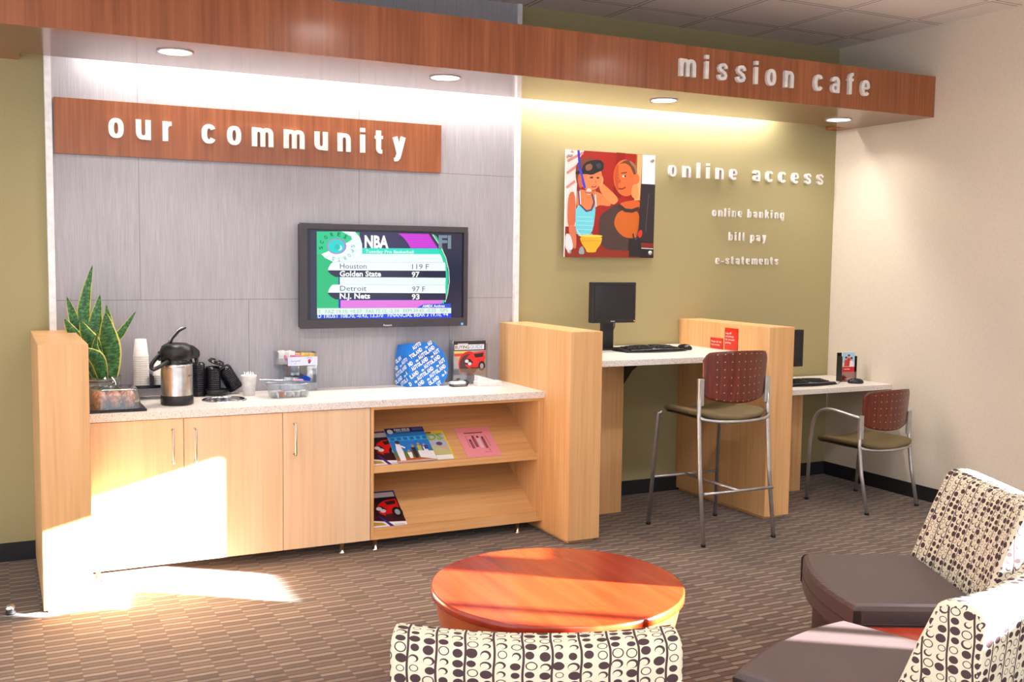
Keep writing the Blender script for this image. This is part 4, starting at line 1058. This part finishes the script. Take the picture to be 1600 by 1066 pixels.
# cup caddy with stacks of inverted paper cups
t = thing('cup_caddy', 'raised black cup caddy tray on legs behind the coffee airpot', 'caddy', (0.485, -0.12, ZC))
part('tray', MB().box(-0.115, 0.10, -0.065, 0.07, 0.062, 0.072, 0.003).box(-0.115, 0.10, -0.068, -0.063, 0.062, 0.080, 0.001), m_blackg, t)
part('divider', MB().box(0.006, 0.012, -0.06, 0.07, 0.072, 0.13, 0.002), m_black, t)
for sx in (-0.10, 0.085):
    for sy in (-0.055, 0.06): part('leg', MB().lathe([(0.006, 0), (0.006, 0.062)], (sx, sy, 0), 10), m_white, t)
def cups(x, y, z, n, r, hgt, where):
    first = None
    for i in range(n):
        lab = f'white paper cup nested upside down in the {where} stack behind the airpot' if i < n-1 else f'topmost upside-down white paper cup of the {where} stack behind the airpot'
        if first is None:
            b = MB().lathe([(r*1.02, 0.0), (r*1.045, 0.002), (r*1.045, 0.006), (r, 0.008), (r*0.76, hgt), (r*0.70, hgt), (r*0.68, hgt-0.006), (0.0, hgt-0.006)], seg=28, cap0=False)
            first = single('paper_cup', b, m_cup, lab, 'cup', (x, y, z), 0, f'paper cups in the {where} stack')
        else:
            c = first.copy(); COL.objects.link(c); c.location = (x, y, z+i*0.0122); c['label'] = lab
cups(0.438, -0.115, ZC+0.0725, 14, 0.040, 0.098, 'taller left')
cups(0.541, -0.115, ZC+0.0725, 5, 0.040, 0.098, 'shorter right')

# airpot
t = thing('airpot', 'stainless steel pump airpot with black lid and base', 'airpot', (0.583, -0.405, ZC))
R = 0.083
part('base', MB().lathe([(R-0.003, 0.0), (R+0.001, 0.004), (R+0.001, 0.05), (R-0.002, 0.052), (0.0, 0.052)], seg=40), m_black, t)
part('body', MB().lathe([(R-0.001, 0.051), (R-0.001, 0.212), (R-0.004, 0.22), (R-0.012, 0.226)], seg=48, cap0=False, cap1=False), m_steel, t)
part('band', MB().lathe([(R-0.003, 0.216), (R-0.001, 0.222), (R-0.004, 0.24), (R-0.01, 0.245)], seg=40, cap0=False, cap1=False), m_blackg, t)
lid = MB().lathe([(R-0.006, 0.238), (R+0.002, 0.245), (R+0.003, 0.285), (R-0.008, 0.312), (R-0.03, 0.326), (0.0, 0.33)], seg=40)
lid.prism([(0.0, 0.245), (0.112, 0.245), (0.118, 0.26), (0.116, 0.285), (0.085, 0.312), (0.03, 0.328), (0.0, 0.326)], -0.032, 0.032, 'y', 0.008)
part('lid', lid, m_black, t)
part('spout', MB().tube([(0.10, 0, 0.25), (0.104, 0, 0.22), (0.100, 0, 0.205)], [0.012, 0.009, 0.008], 12), m_black, t)
part('pump_lever', MB().tube([(-0.035, 0, 0.318), (-0.02, 0, 0.35), (0.015, 0, 0.39), (0.05, 0, 0.408)], [0.016, 0.013, 0.014, 0.011], 10, flat=0.42), m_blackg, t)
part('lever_plate', MB().tube([(-0.046, 0, 0.322), (-0.032, 0, 0.356), (0.006, 0, 0.396), (0.035, 0, 0.413)], [0.010, 0.009, 0.010, 0.008], 10, flat=0.4), m_chrome, t)
hp = [(-R-0.004, -0.01, 0.262)] + [tuple(p) for p in bezier((-R-0.012, -0.02, 0.262), (-R-0.05, -0.05, 0.23), (-R-0.065, -0.06, 0.205), (-R-0.045, -0.07, 0.196), 8)] + [(-R-0.02, -0.06, 0.205), (-0.05, -R+0.01, 0.24)]
part('carry_handle', MB().tube(hp, 0.009, 10, flat=1.4), m_black, t)
part('hinge', MB().box(-R-0.012, -R+0.012, -0.02, 0.02, 0.235, 0.285, 0.004), m_black, t)
g = G(None, 0.0002); g.rect(0, 0, 0.03, 0.004, (120, 118, 116), True); g.ell(0.0, 0.002, 0.006, 0.006, (110, 108, 106), 16, raw=True); g.build('badge', m_print, t, (0.052, -0.0665, 0.155), (0.79, 0.615, 0), (0, 0, 1))
part('top_seam', MB().lathe([(R-0.0005, 0.203), (R+0.0006, 0.206), (R-0.0005, 0.209)], seg=40, cap0=False, cap1=False), m_chrome, t)

# black cup lids: stacks behind the waste chute, and the bowl in front
def lid_mb(r=0.043):
    return MB().lathe([(r*1.04, 0.0), (r*1.045, 0.003), (r*1.03, 0.006), (r*0.96, 0.008), (r*0.90, 0.0165), (r*0.84, 0.017), (r*0.80, 0.012), (0.0, 0.012)], seg=28, cap0=False)
lid0 = None
def lids(base, axis, n, step, where, r_=1.0, tip=None):
    global lid0
    A = Vector(axis).normalized(); q = A.to_track_quat('Z', 'Y')
    for i in range(n):
        if lid0 is None: lid0 = single('cup_cover', lid_mb(), m_blackg, '', 'cup lid')
        o = lid0 if lid0['label'] == '' else lid0.copy()
        if o is not lid0: COL.objects.link(o)
        o.location = Vector(base)+A*step*i; o.rotation_euler = q.to_euler(); o.scale = (r_, r_, 1)
        o['label'] = f'black plastic cup lid in the {where} stack'; o['group'] = f'black lids in the {where} stack'
    return o
lids((0.738, -0.13, ZC+0.001), (0, 0, 1), 17, 0.0108, 'dark tall left', 0.9)
lids((0.822, -0.12, ZC+0.040), (0, 0, 1), 11, 0.0108, 'upright middle')
lids((0.958, -0.085, ZC+0.030), (-0.52, 0.0, 0.85), 13, 0.0105, 'leaning right')
o = single('cup_cover', lid_mb(0.047), m_blackg, 'single tilted black lid lying on top of the upright middle stack', 'cup lid', (0.842, -0.12, ZC+0.182), 0, None, (0.15, 0.35, 0))
t = thing('lid_bowl', 'shallow round black bowl holding the upright stack of black lids', 'bowl', (0.838, -0.125, ZC))
part('bowl', MB().lathe([(0.0, 0.002), (0.05, 0.0), (0.066, 0.006), (0.076, 0.034), (0.072, 0.035), (0.062, 0.01), (0.0, 0.008)], seg=36, sy=0.78), m_blackg, t)

# cup of stir sticks
t = thing('stir_stick_cup', 'white paper cup full of white stir sticks', 'cup', (1.008, -0.2, ZC))
part('cup', MB().lathe([(0.032, 0.0), (0.0425, 0.112), (0.0445, 0.114), (0.0425, 0.117), (0.040, 0.112), (0.031, 0.005), (0.0, 0.005)], seg=30), m_cup, t)
rnd = random.Random(3)
stick0 = None
for i in range(16):
    a = rnd.uniform(0, 2*PI); q = rnd.uniform(0.004, 0.026); hgt = rnd.uniform(0.124, 0.139)
    x, y = math.cos(a)*q, math.sin(a)*q
    b = MB().tube([(x*0.7, y*0.7, 0.012), (x*1.25, y*1.25, hgt)], 0.0022, 6)
    single('stir_stick', b, m_cup, 'white plastic stir stick standing in the white paper cup', 'stir stick', (1.008, -0.2, ZC), 0, 'stir sticks in the paper cup')

# acrylic two-tier packet organizer
OX, OY = 1.318, -0.085
t = thing('packet_organizer', 'clear acrylic two-tier organizer of sweetener packets', 'organizer', (OX, OY, ZC))
b = MB(); b.box(-0.095, 0.105, -0.05, 0.055, 0.0, 0.004).box(-0.095, -0.091, -0.045, 0.055, 0.004, 0.16).box(0.101, 0.105, -0.045, 0.055, 0.004, 0.23).box(0.0, 0.004, -0.045, 0.055, 0.004, 0.15).box(-0.095, 0.105, 0.051, 0.055, 0.004, 0.23).box(-0.095, 0.105, -0.05, -0.047, 0.004, 0.05)
part('lower_tier', b, m_clear, t)
b = MB(); b.box(-0.125, 0.105, -0.06, 0.055, 0.15, 0.154).box(-0.125, 0.105, -0.063, -0.06, 0.15, 0.20).box(-0.128, -0.125, -0.06, 0.055, 0.15, 0.235)
part('upper_tier', b, m_clear, t)
g = G(None, 0.0002); g.rect(0, 0, 0.175, 0.052, (214, 220, 240), True)
g.stroke([(0.018, 0.024), (0.024, 0.032), (0.03, 0.022), (0.038, 0.03), (0.046, 0.024), (0.056, 0.03), (0.066, 0.026), (0.074, 0.034)], 0.003, (96, 116, 190), True); g.stroke([(0.036, 0.012), (0.05, 0.014)], 0.002, (110, 130, 196), True)
g.ell(0.128, 0.026, 0.009, 0.012, (196, 60, 90), 16, raw=True); g.ell(0.126, 0.017, 0.006, 0.006, (60, 30, 130), 12, raw=True); g.stroke([(0.136, 0.002), (0.158, 0.046)], 0.004, (248, 248, 252), True); g.stroke([(0.11, 0.046), (0.14, 0.045)], 0.003, (140, 155, 205), True)
g.build('label_card', m_print, t, (-0.072, -0.0635, 0.154), (1, 0, 0), (0, 0, 1))
def packets(n, x0, x1, y0, y1, z, h, mat, lab, grp, tilt=0.3, seed=0):
    rnd = random.Random(seed); first = None
    for i in range(n):
        if first is None: first = single('sugar_packet', MB().box(-0.019, 0.019, -0.002, 0.002, 0, h, 0.001, 1), mat, lab, 'packet', group=grp); o = first
        else: o = first.copy(); COL.objects.link(o)
        o.location = (OX+x0+(x1-x0)*(i+0.5)/n, OY+rnd.uniform(y0, y1), ZC+z); o.rotation_euler = (rnd.uniform(-tilt, tilt), rnd.uniform(-tilt, tilt), rnd.uniform(-0.9, 0.9))
packets(7, -0.115, -0.04, -0.03, 0.03, 0.162, 0.080, m_paper, 'white packet standing at the left of the organizer upper tier', 'white packets in the upper tier', 0.25, 1)
packets(6, -0.075, 0.0, -0.05, -0.02, 0.160, 0.056, m_pink, 'pink packet behind the pale card of the organizer upper tier', 'pink packets in the upper tier', 0.15, 2)
packets(7, -0.01, 0.09, -0.03, 0.03, 0.162, 0.062, m_yellowp, 'yellow packet at the right of the organizer upper tier', 'yellow packets in the upper tier', 0.3, 3)
packets(6, -0.085, -0.015, -0.03, 0.03, 0.012, 0.068, m_paper, 'white packet in the organizer lower tier', 'white packets in the lower tier', 0.25, 4)
packets(3, 0.015, 0.055, -0.03, 0.02, 0.018, 0.070, m_bluep, 'bright blue packet in the organizer lower tier', 'blue packets in the lower tier', 0.5, 5)

# clear tub with creamers in front
TXc, TYc = 1.20, -0.33
t = thing('plastic_tub', 'clear plastic tub with open lid in front of the packet organizer', 'tub', (TXc, TYc, ZC), -0.05)
def tub(u, v):
    a = 2*PI*u; c, s = math.cos(a), math.sin(a); k = 0.4
    sc = 0.86+0.14*v; rib = 1+0.01*math.sin(30*a)
    return (math.copysign(abs(c)**k, c)*0.118*sc*rib, math.copysign(abs(s)**k, s)*0.075*sc*rib, 0.002+0.075*v)
part('tub', MB().grid(tub, 100, 6).box(-0.095, 0.095, -0.06, 0.06, 0.0, 0.003), m_clear, t)
part('rim', MB().tube([(lambda p: (p[0]*1.04, p[1]*1.06, 0.078))(tub(i/48, 1)) for i in range(49)], 0.0035, 6), m_clear, t)
part('lid', MB().box(-0.135, 0.115, -0.08, 0.085, 0.0, 0.006, 0.003, M=Matrix.Translation((-0.01, 0.012, 0.082)) @ Matrix.Rotation(0.06, 4, 'Y')), m_clear, t)
b0 = None
for i, (x, y, mat, nm, lab) in enumerate([(-0.045, -0.03, m_amber, 'creamer_cup', 'small amber creamer cup inside the clear tub'), (-0.085, 0.0, m_cup, 'creamer_cup', 'small white creamer cup at the left of the clear tub'), (0.0, -0.02, m_cup, 'creamer_cup', 'small white creamer cup in the middle of the clear tub'), (0.045, -0.025, m_cup, 'creamer_cup', 'small white creamer cup right of centre in the clear tub'), (0.082, 0.0, m_cup, 'creamer_cup', 'small white creamer cup at the right of the clear tub')]):
    single(nm, MB().lathe([(0.014, 0), (0.018, 0.026), (0.021, 0.027), (0.021, 0.029), (0.0, 0.03)], seg=20), mat, lab, 'creamer', (TXc+x, TYc+y, ZC+0.004))
single('sugar_packet', MB().box(-0.03, 0.03, -0.017, 0.017, 0, 0.003, 0.001), m_pink, 'pink packet lying on the lid of the clear tub', 'packet', (TXc+0.05, TYc-0.02, ZC+0.094), 0.15)

# blue and white gift bag
BX, BY = 2.12, -0.13
t = thing('paper_bag', 'blue paper bag printed with white diagonal lettering on the counter', 'bag', (BX, BY, ZC+0.001), 0.0)
kx = 0.355/455.0; fx = lambda x: (x-482)*kx; fz2 = lambda z: max(0.0, (640-z)*0.00063)
out = [(fx(300), fz2(640)), (fx(300), fz2(330)), (fx(318), fz2(212)), (fx(420), fz2(206)), (fx(520), fz2(203)), (fx(600), fz2(285)), (fx(640), fz2(360)), (fx(662), fz2(440)), (fx(652), fz2(560)), (fx(592), fz2(640))]
out = [(x*0.93, z) for x, z in out]
side = [(x*0.96, z*0.97) for x, z in out]
bm = bmesh.new(); A = [bm.verts.new((x, -0.045, z)) for x, z in out]; B = [bm.verts.new((x*0.97+(-0.045 if x < 0.02 else 0.0), 0.08, z*0.93)) for x, z in out]
bm.faces.new(A); bm.faces.new(B[::-1])
for i in range(len(A)): bm.faces.new((A[i], B[i], B[(i+1) % len(A)], A[(i+1) % len(A)]))
bmesh.ops.recalc_face_normals(bm, faces=bm.faces); m_bag = plain('blue_bag_paper', (20, 120, 214), 0.4); part('bag', bm, m_bag, t)
def inpoly(x, y, P):
    c = False; j = len(P)-1
    for i in range(len(P)):
        if (P[i][1] > y) != (P[j][1] > y) and x < (P[j][0]-P[i][0])*(y-P[i][1])/(P[j][1]-P[i][1])+P[i][0]: c = not c
        j = i
    return c
def bag_print(name, P, O, U, seed):
    g = G(None, 0.0001); ang = math.radians(33); ca, sa = math.cos(ang), math.sin(ang)
    us = [p[0] for p in P]; vs_ = [p[1] for p in P]
    word, h = 'AUTOLAND', 0.023; L = 0.125
    for r in range(-8, 14):
        for k in range(-4, 7):
            s0 = k*(L+0.045)+(r % 2)*0.075-0.04; q = r*0.0355
            x, y = s0*ca-q*sa, s0*sa+q*ca
            for i, ch in enumerate(word):
                cx_, cy_ = x+(i+0.5)*L/8*ca, y+(i+0.5)*L/8*sa
                if all(inpoly(cx_+dx, cy_+dy, P) for dx, dy in ((0.005, 0.010), (-0.007, 0), (0.005, 0), (-0.004, 0.012))): g.text(ch, x+i*L/8*ca, y+i*L/8*sa, (246, 250, 255), h, L/8*0.93, 0.05, ang, raw=True)
            lx, ly = x-0.026*ca, y-0.026*sa
            if all(inpoly(lx+dx, ly+dy, P) for dx, dy in ((-0.006, 0), (0.016, 0.006), (0.0, 0.024), (0.018, 0.02))):
                g.stroke([(lx, ly+0.004), (lx+0.004*ca-0.006*sa*0, ly+0.012), (lx+0.012, ly+0.010)], 0.006, (246, 250, 255), True); g.stroke([(lx+0.002, ly), (lx+0.013, ly+0.006), (lx+0.014, ly+0.016)], 0.004, (246, 250, 255), True)
    if g.f: g.build(name, m_print, t, O, U, (0, 0, 1))
bag_print('lettering', out, (0, -0.0452, 0), (1, 0, 0), 1)
sp = [(0.0, 0.0), (0.125, 0.0), (0.125, fz2(330)*0.93), (0.0, fz2(330))]
xl = out[0][0]; xb = B_x = xl*0.97-0.045
Us = Vector((xl-xb, -0.125, 0)).normalized(); ln = math.hypot(xl-xb, 0.125)
bag_print('lettering', [(0.002, 0.002), (ln-0.002, 0.002), (ln-0.002, fz2(330)-0.01), (0.002, fz2(330)*0.9)], Vector((xb, 0.08, 0))+Us.cross(Vector((0, 0, 1)))*0.0003, Us, 2)
part('fold_slit', MB().tube(bezier((fx(370)*0.93, -0.046, fz2(340)), (fx(430)*0.93, -0.05, fz2(325)), (fx(480)*0.93, -0.05, fz2(345)), (fx(545)*0.93, -0.046, fz2(330)), 10), 0.0025, 6), plain('dark_blue_fold', (16, 40, 110), 0.5), t)

# black card holder
t = thing('card_holder', 'small black card holder with white cards in front of the blue bag', 'card holder', (2.295, -0.235, ZC), 0.05)
part('tray', MB().box(-0.055, 0.05, -0.03, 0.03, 0.0, 0.012, 0.005).tube([(0.045, -0.028, 0.012), (0.058, -0.02, 0.024), (0.058, 0.02, 0.03), (0.04, 0.028, 0.02)], 0.006, 8), m_blackg, t)
part('cards', MB().box(-0.045, 0.038, -0.024, 0.022, 0.012, 0.03, 0.002, M=Matrix.Rotation(-0.08, 4, 'X')), m_paper, t)

# clear stand with the buying guide magazine, and a white booklet pile in front
t = acrylic_holder('clear stand holding the buying guide magazine at the right end of the counter', (2.405, -0.135, ZC), 0.0, 0.235, 0.285, 0.06, None, 1)
def car(g, mp, col, dark=(30, 28, 34), s=1.0):
    """a red car seen from the front, (0..1) cover coordinates through mp"""
    P = lambda pts: [mp(*p) for p in pts]
    g.poly(P([(0.42, 0.62), (0.60, 0.70), (0.98, 0.74), (1.0, 0.56), (0.96, 0.34), (0.80, 0.26), (0.52, 0.24), (0.32, 0.34), (0.30, 0.50)]), col, True)
    g.poly(P([(0.60, 0.66), (0.94, 0.69), (0.92, 0.58), (0.66, 0.56)]), dark, True); g.poly(P([(0.30, 0.40), (0.50, 0.34), (0.58, 0.44), (0.46, 0.54), (0.32, 0.52)]), dark, True)
    for x, y in ((0.36, 0.47), (0.46, 0.40)): g.ell(*mp(x, y), 0.011*s, 0.009*s, (214, 214, 220), 12, raw=True)
    g.poly(P([(0.48, 0.30), (0.86, 0.30), (0.88, 0.26), (0.52, 0.22)]), (54, 30, 34), True); g.ell(*mp(0.88, 0.33), 0.020*s, 0.026*s, (24, 24, 28), 18, raw=True); g.ell(*mp(0.88, 0.33), 0.010*s, 0.014*s, (170, 170, 176), 14, raw=True)
mg = thing('magazine', 'buying guide magazine with a red car in the clear stand', 'magazine', (2.405, -0.135, ZC+0.0045))
part('pages', MB().box(-0.112, 0.112, -0.016, -0.006, 0.0, 0.27), m_paper, mg)
g = G(None, 0.0002); w, h = 0.224, 0.27; g.rect(0, 0, w, h, (166, 160, 164), True); g.rect(0, h-0.062, w, h, (44, 42, 52), True); g.rect(0.008, h-0.056, w-0.012, h-0.024, (236, 234, 240), True)
g.text('BUYING', 0.012, h-0.05, (60, 56, 62), 0.021, 0.098, 0.02, raw=True); g.text('GUIDE', 0.114, h-0.05, (110, 170, 220), 0.021, 0.088, 0.02, raw=True); g.rect(0.03, h-0.024, 0.1, h-0.016, (200, 200, 206), True)
g.rect(0.006, h-0.078, 0.1, h-0.066, (222, 206, 80), True); g.rect(0.006, h-0.096, 0.11, h-0.081, (206, 70, 60), True); g.rect(0.02, h-0.112, 0.08, h-0.1, (196, 180, 90), True)
g.ell(0.105, 0.125, 0.07, 0.078, (200, 30, 34), 36, raw=True); g.ell(0.105, 0.12, 0.062, 0.066, (70, 50, 56), 36, raw=True)
car(g, lambda x, y: (0.02+x*0.2, 0.03+y*0.235), (214, 40, 44), s=1.2); g.rect(0.13, 0.0, w, 0.05, (196, 188, 190), True)
g.build('cover', m_graphic, mg, (-0.112, -0.0163, 0), (1, 0, 0), (0, 0, 1))
t = thing('booklet_tray', 'low white tray of white booklets at the foot of the clear stand', 'tray', (2.475, -0.265, ZC), -0.05)
part('tray', MB().box(-0.075, 0.085, -0.04, 0.045, 0.0, 0.028, 0.003), m_white, t)
part('booklet', MB().prism([(-0.07, 0.028), (0.045, 0.028), (0.04, 0.036), (-0.07, 0.066)], -0.03, 0.04, 'y', 0.002), m_paper, t)
single('eraser', MB().box(-0.02, 0.02, -0.012, 0.012, 0, 0.022, 0.006), m_paper, 'small white lump beside the blue bag and card holder', 'note pad', (2.285, -0.155, ZC), 0.3)

# ------------------------------------------------------------------ magazines on the sloping shelves
SL = 0.63; A_ = math.atan(SL)
def shelf_item(name, label, cat, cxx, w, h, z0, draw, group=None, thick=0.004, lift=0.0, pages=m_paper):
    n = Vector((0, -math.sin(A_), math.cos(A_)))
    o = thing(name, label, cat, (0, 0, 0)); o.rotation_euler = (A_, 0, 0)
    o.location = Vector((cxx, -0.611, z0+0.0057)) + n*(lift+0.0008)
    if group: o['group'] = group
    part('pages', MB().box(-w/2, w/2, 0.0, h, 0.0, thick), pages, o)
    g = G(None, 0.0002); draw(g, w, h); g.build('cover', m_graphic, o, (-w/2, 0.0, thick), (1, 0, 0), (0, 1, 0)); return o
def d_red(g, w, h):
    g.rect(0, 0, w, h, (34, 30, 40), True); g.poly([(0, h*0.18), (w*0.7, h*0.06), (w, h*0.1), (w, h*0.7), (0, h*0.62)], (60, 24, 30), True)
    g.rect(0, h-0.055, w, h, (44, 60, 130), True); g.rect(w*0.36, h-0.05, w*0.96, h-0.012, (206, 208, 214), True); g.text('GUIDE', 0.006, h-0.045, (240, 240, 246), 0.026, w*0.33, 0.03, raw=True); g.rect(0.0, h-0.075, w*0.3, h-0.06, (190, 90, 70), True)
    car(g, lambda x, y: (w*(x*0.95+0.02), h*(y*0.95+0.06)), (216, 24, 26), s=1.6)
    g.poly([(0, 0), (w, 0), (w, h*0.1), (w*0.5, h*0.13), (0, h*0.2)], (240, 238, 240), True); g.poly([(0, h*0.05), (w*0.4, h*0.05), (w*0.3, h*0.12), (0, h*0.16)], (196, 150, 60), True); g.poly([(w*0.25, h*0.30), (w*0.34, h*0.28), (w*0.62, 0), (w*0.5, 0)], (60, 40, 130), True)
    g.text('2008', w*0.62, h*0.03, (120, 150, 210), 0.008, w*0.3, 0.0, raw=True) if False else g.rect(w*0.62, h*0.03, w*0.93, h*0.045, (150, 170, 214), True)
def d_blue(g, w, h):
    g.rect(0, 0, w, h, (26, 66, 150), True); g.rect(0, h*0.30, w, h*0.86, (36, 128, 214), True); g.rect(0, h*0.62, w, h*0.74, (60, 176, 232), True)
    for k in range(6): g.rect(w*(0.05+k*0.165), h*0.64, w*(0.05+k*0.165)+0.025, h*0.72, (28, 110, 200), True)
    g.rect(0, h-0.036, w, h, (30, 36, 92), True); g.ell(w*0.12, h-0.03, 0.018, 0.02, (232, 234, 240), 20, raw=True)
    g.text('FAN ISSUE', w*0.24, h-0.026, (245, 246, 250), 0.018, w*0.40, 0.03, raw=True); g.rect(w*0.7, h-0.03, w*0.97, h-0.008, (70, 90, 150), True); g.rect(w*0.26, h-0.036, w*0.62, h-0.03, (180, 196, 226), True)
    g.rect(0, 0.0, w, h*0.3, (92, 120, 60), True); g.rect(0, 0.0, w, h*0.13, (176, 92, 50), True); g.rect(0, 0, w, h*0.05, (214, 170, 150), True)
    g.poly([(w*0.08, h*0.05), (w*0.22, h*0.05), (w*0.24, h*0.30), (w*0.22, h*0.52), (w*0.12, h*0.54), (w*0.08, h*0.36)], (238, 242, 250), True); g.ell(w*0.18, h*0.57, 0.014, 0.016, (70, 56, 56), 14, raw=True); g.stroke([(w*0.2, h*0.48), (w*0.32, h*0.40)], 0.012, (238, 242, 250), True)
    for x, c, hh in ((0.38, (244, 244, 250), 0.34), (0.52, (60, 44, 52), 0.5), (0.68, (196, 186, 60), 0.55), (0.82, (230, 232, 244), 0.5)):
        g.poly([(w*(x-0.04), h*0.1), (w*(x+0.04), h*0.1), (w*(x+0.055), h*hh*0.8), (w*(x-0.055), h*hh*0.8)], c, True); g.ell(w*x, h*hh*0.88, 0.009, 0.012, (196, 140, 110), 12, raw=True)
    g.poly([(w*0.60, h*0.10), (w*0.99, h*0.02), (w*0.99, h*0.26), (w*0.6, h*0.3)], (234, 234, 240), True); g.rect(w*0.80, h*0.32, w*0.9, h*0.44, (52, 66, 150), True)
def d_kids(g, w, h):
    g.rect(0, 0, w, h, (240, 216, 40), True); g.rect(0.01, 0.008, w-0.01, h-0.022, (176, 188, 206), True); g.text('KIDS', 0.012, h*0.70, (146, 178, 60), 0.05, w*0.84, 0.04, raw=True); g.rect(0.02, h-0.02, w*0.6, h-0.008, (90, 70, 60), True)
    g.ell(w*0.7, h*0.56, 0.02, 0.016, (100, 70, 120), 16, raw=True); g.ell(w*0.78, h*0.36, 0.03, 0.03, (214, 170, 160), 18, raw=True); g.poly([(0.01, h*0.2), (w-0.01, h*0.14), (w-0.01, h*0.3), (w*0.5, h*0.5), (0.01, h*0.55)], (196, 196, 140), True); g.rect(0.012, 0.01, w-0.012, h*0.18, (240, 240, 238), True)
def d_pink(g, w, h):
    g.rect(0, 0, w, h, (238, 152, 164), True); g.rect(w*0.22, h*0.80, w*0.76, h*0.835, (120, 60, 70), True)
    for x, y, a, b in ((0.3, 0.42, 0.08, 0.20), (0.42, 0.46, 0.09, 0.28), (0.55, 0.42, 0.09, 0.32), (0.68, 0.40, 0.08, 0.30)):
        g.poly([(w*(x-a/2), h*y-0.03), (w*(x+a/2), h*y-0.03), (w*(x+a/2), h*(y+b*0.7)), (w*(x-a/2), h*(y+b*0.7))], (150, 84, 96) if x != 0.55 else (226, 196, 202), True); g.ell(w*x, h*(y+b*0.8), 0.008, 0.011, (110, 60, 66), 12, raw=True)
    g.stroke([(w*0.2, h*0.34), (w*0.22, h*0.72), (w*0.5, h*0.74)], 0.003, (150, 84, 96), True); g.stroke([(w*0.8, h*0.34), (w*0.78, h*0.7)], 0.003, (150, 84, 96), True); g.rect(w*0.55, h*0.16, w*0.75, h*0.175, (170, 96, 108), True); g.ell(w*0.72, h*0.23, 0.004, 0.006, (140, 80, 90), 10, raw=True)
shelf_item('magazine', 'red car magazine at the left end of the upper sloping shelf', 'magazine', 1.70, 0.19, 0.285, 0.475, d_red)
shelf_item('magazine', 'yellow-bordered kids magazine half covered by the blue magazine', 'magazine', 2.02, 0.20, 0.26, 0.475, d_kids)
shelf_item('magazine', 'blue fan issue magazine with sports players on the upper sloping shelf', 'magazine', 1.878, 0.242, 0.295, 0.475, d_blue, lift=0.0085)
shelf_item('flyer', 'pink photocopied flyer lying on the upper sloping shelf', 'flyer', 2.311, 0.225, 0.27, 0.475, d_pink, thick=0.001, pages=m_pink)
shelf_item('magazine', 'red car magazine lying alone on the lower sloping shelf', 'magazine', 1.714, 0.205, 0.285, 0.118, d_red)
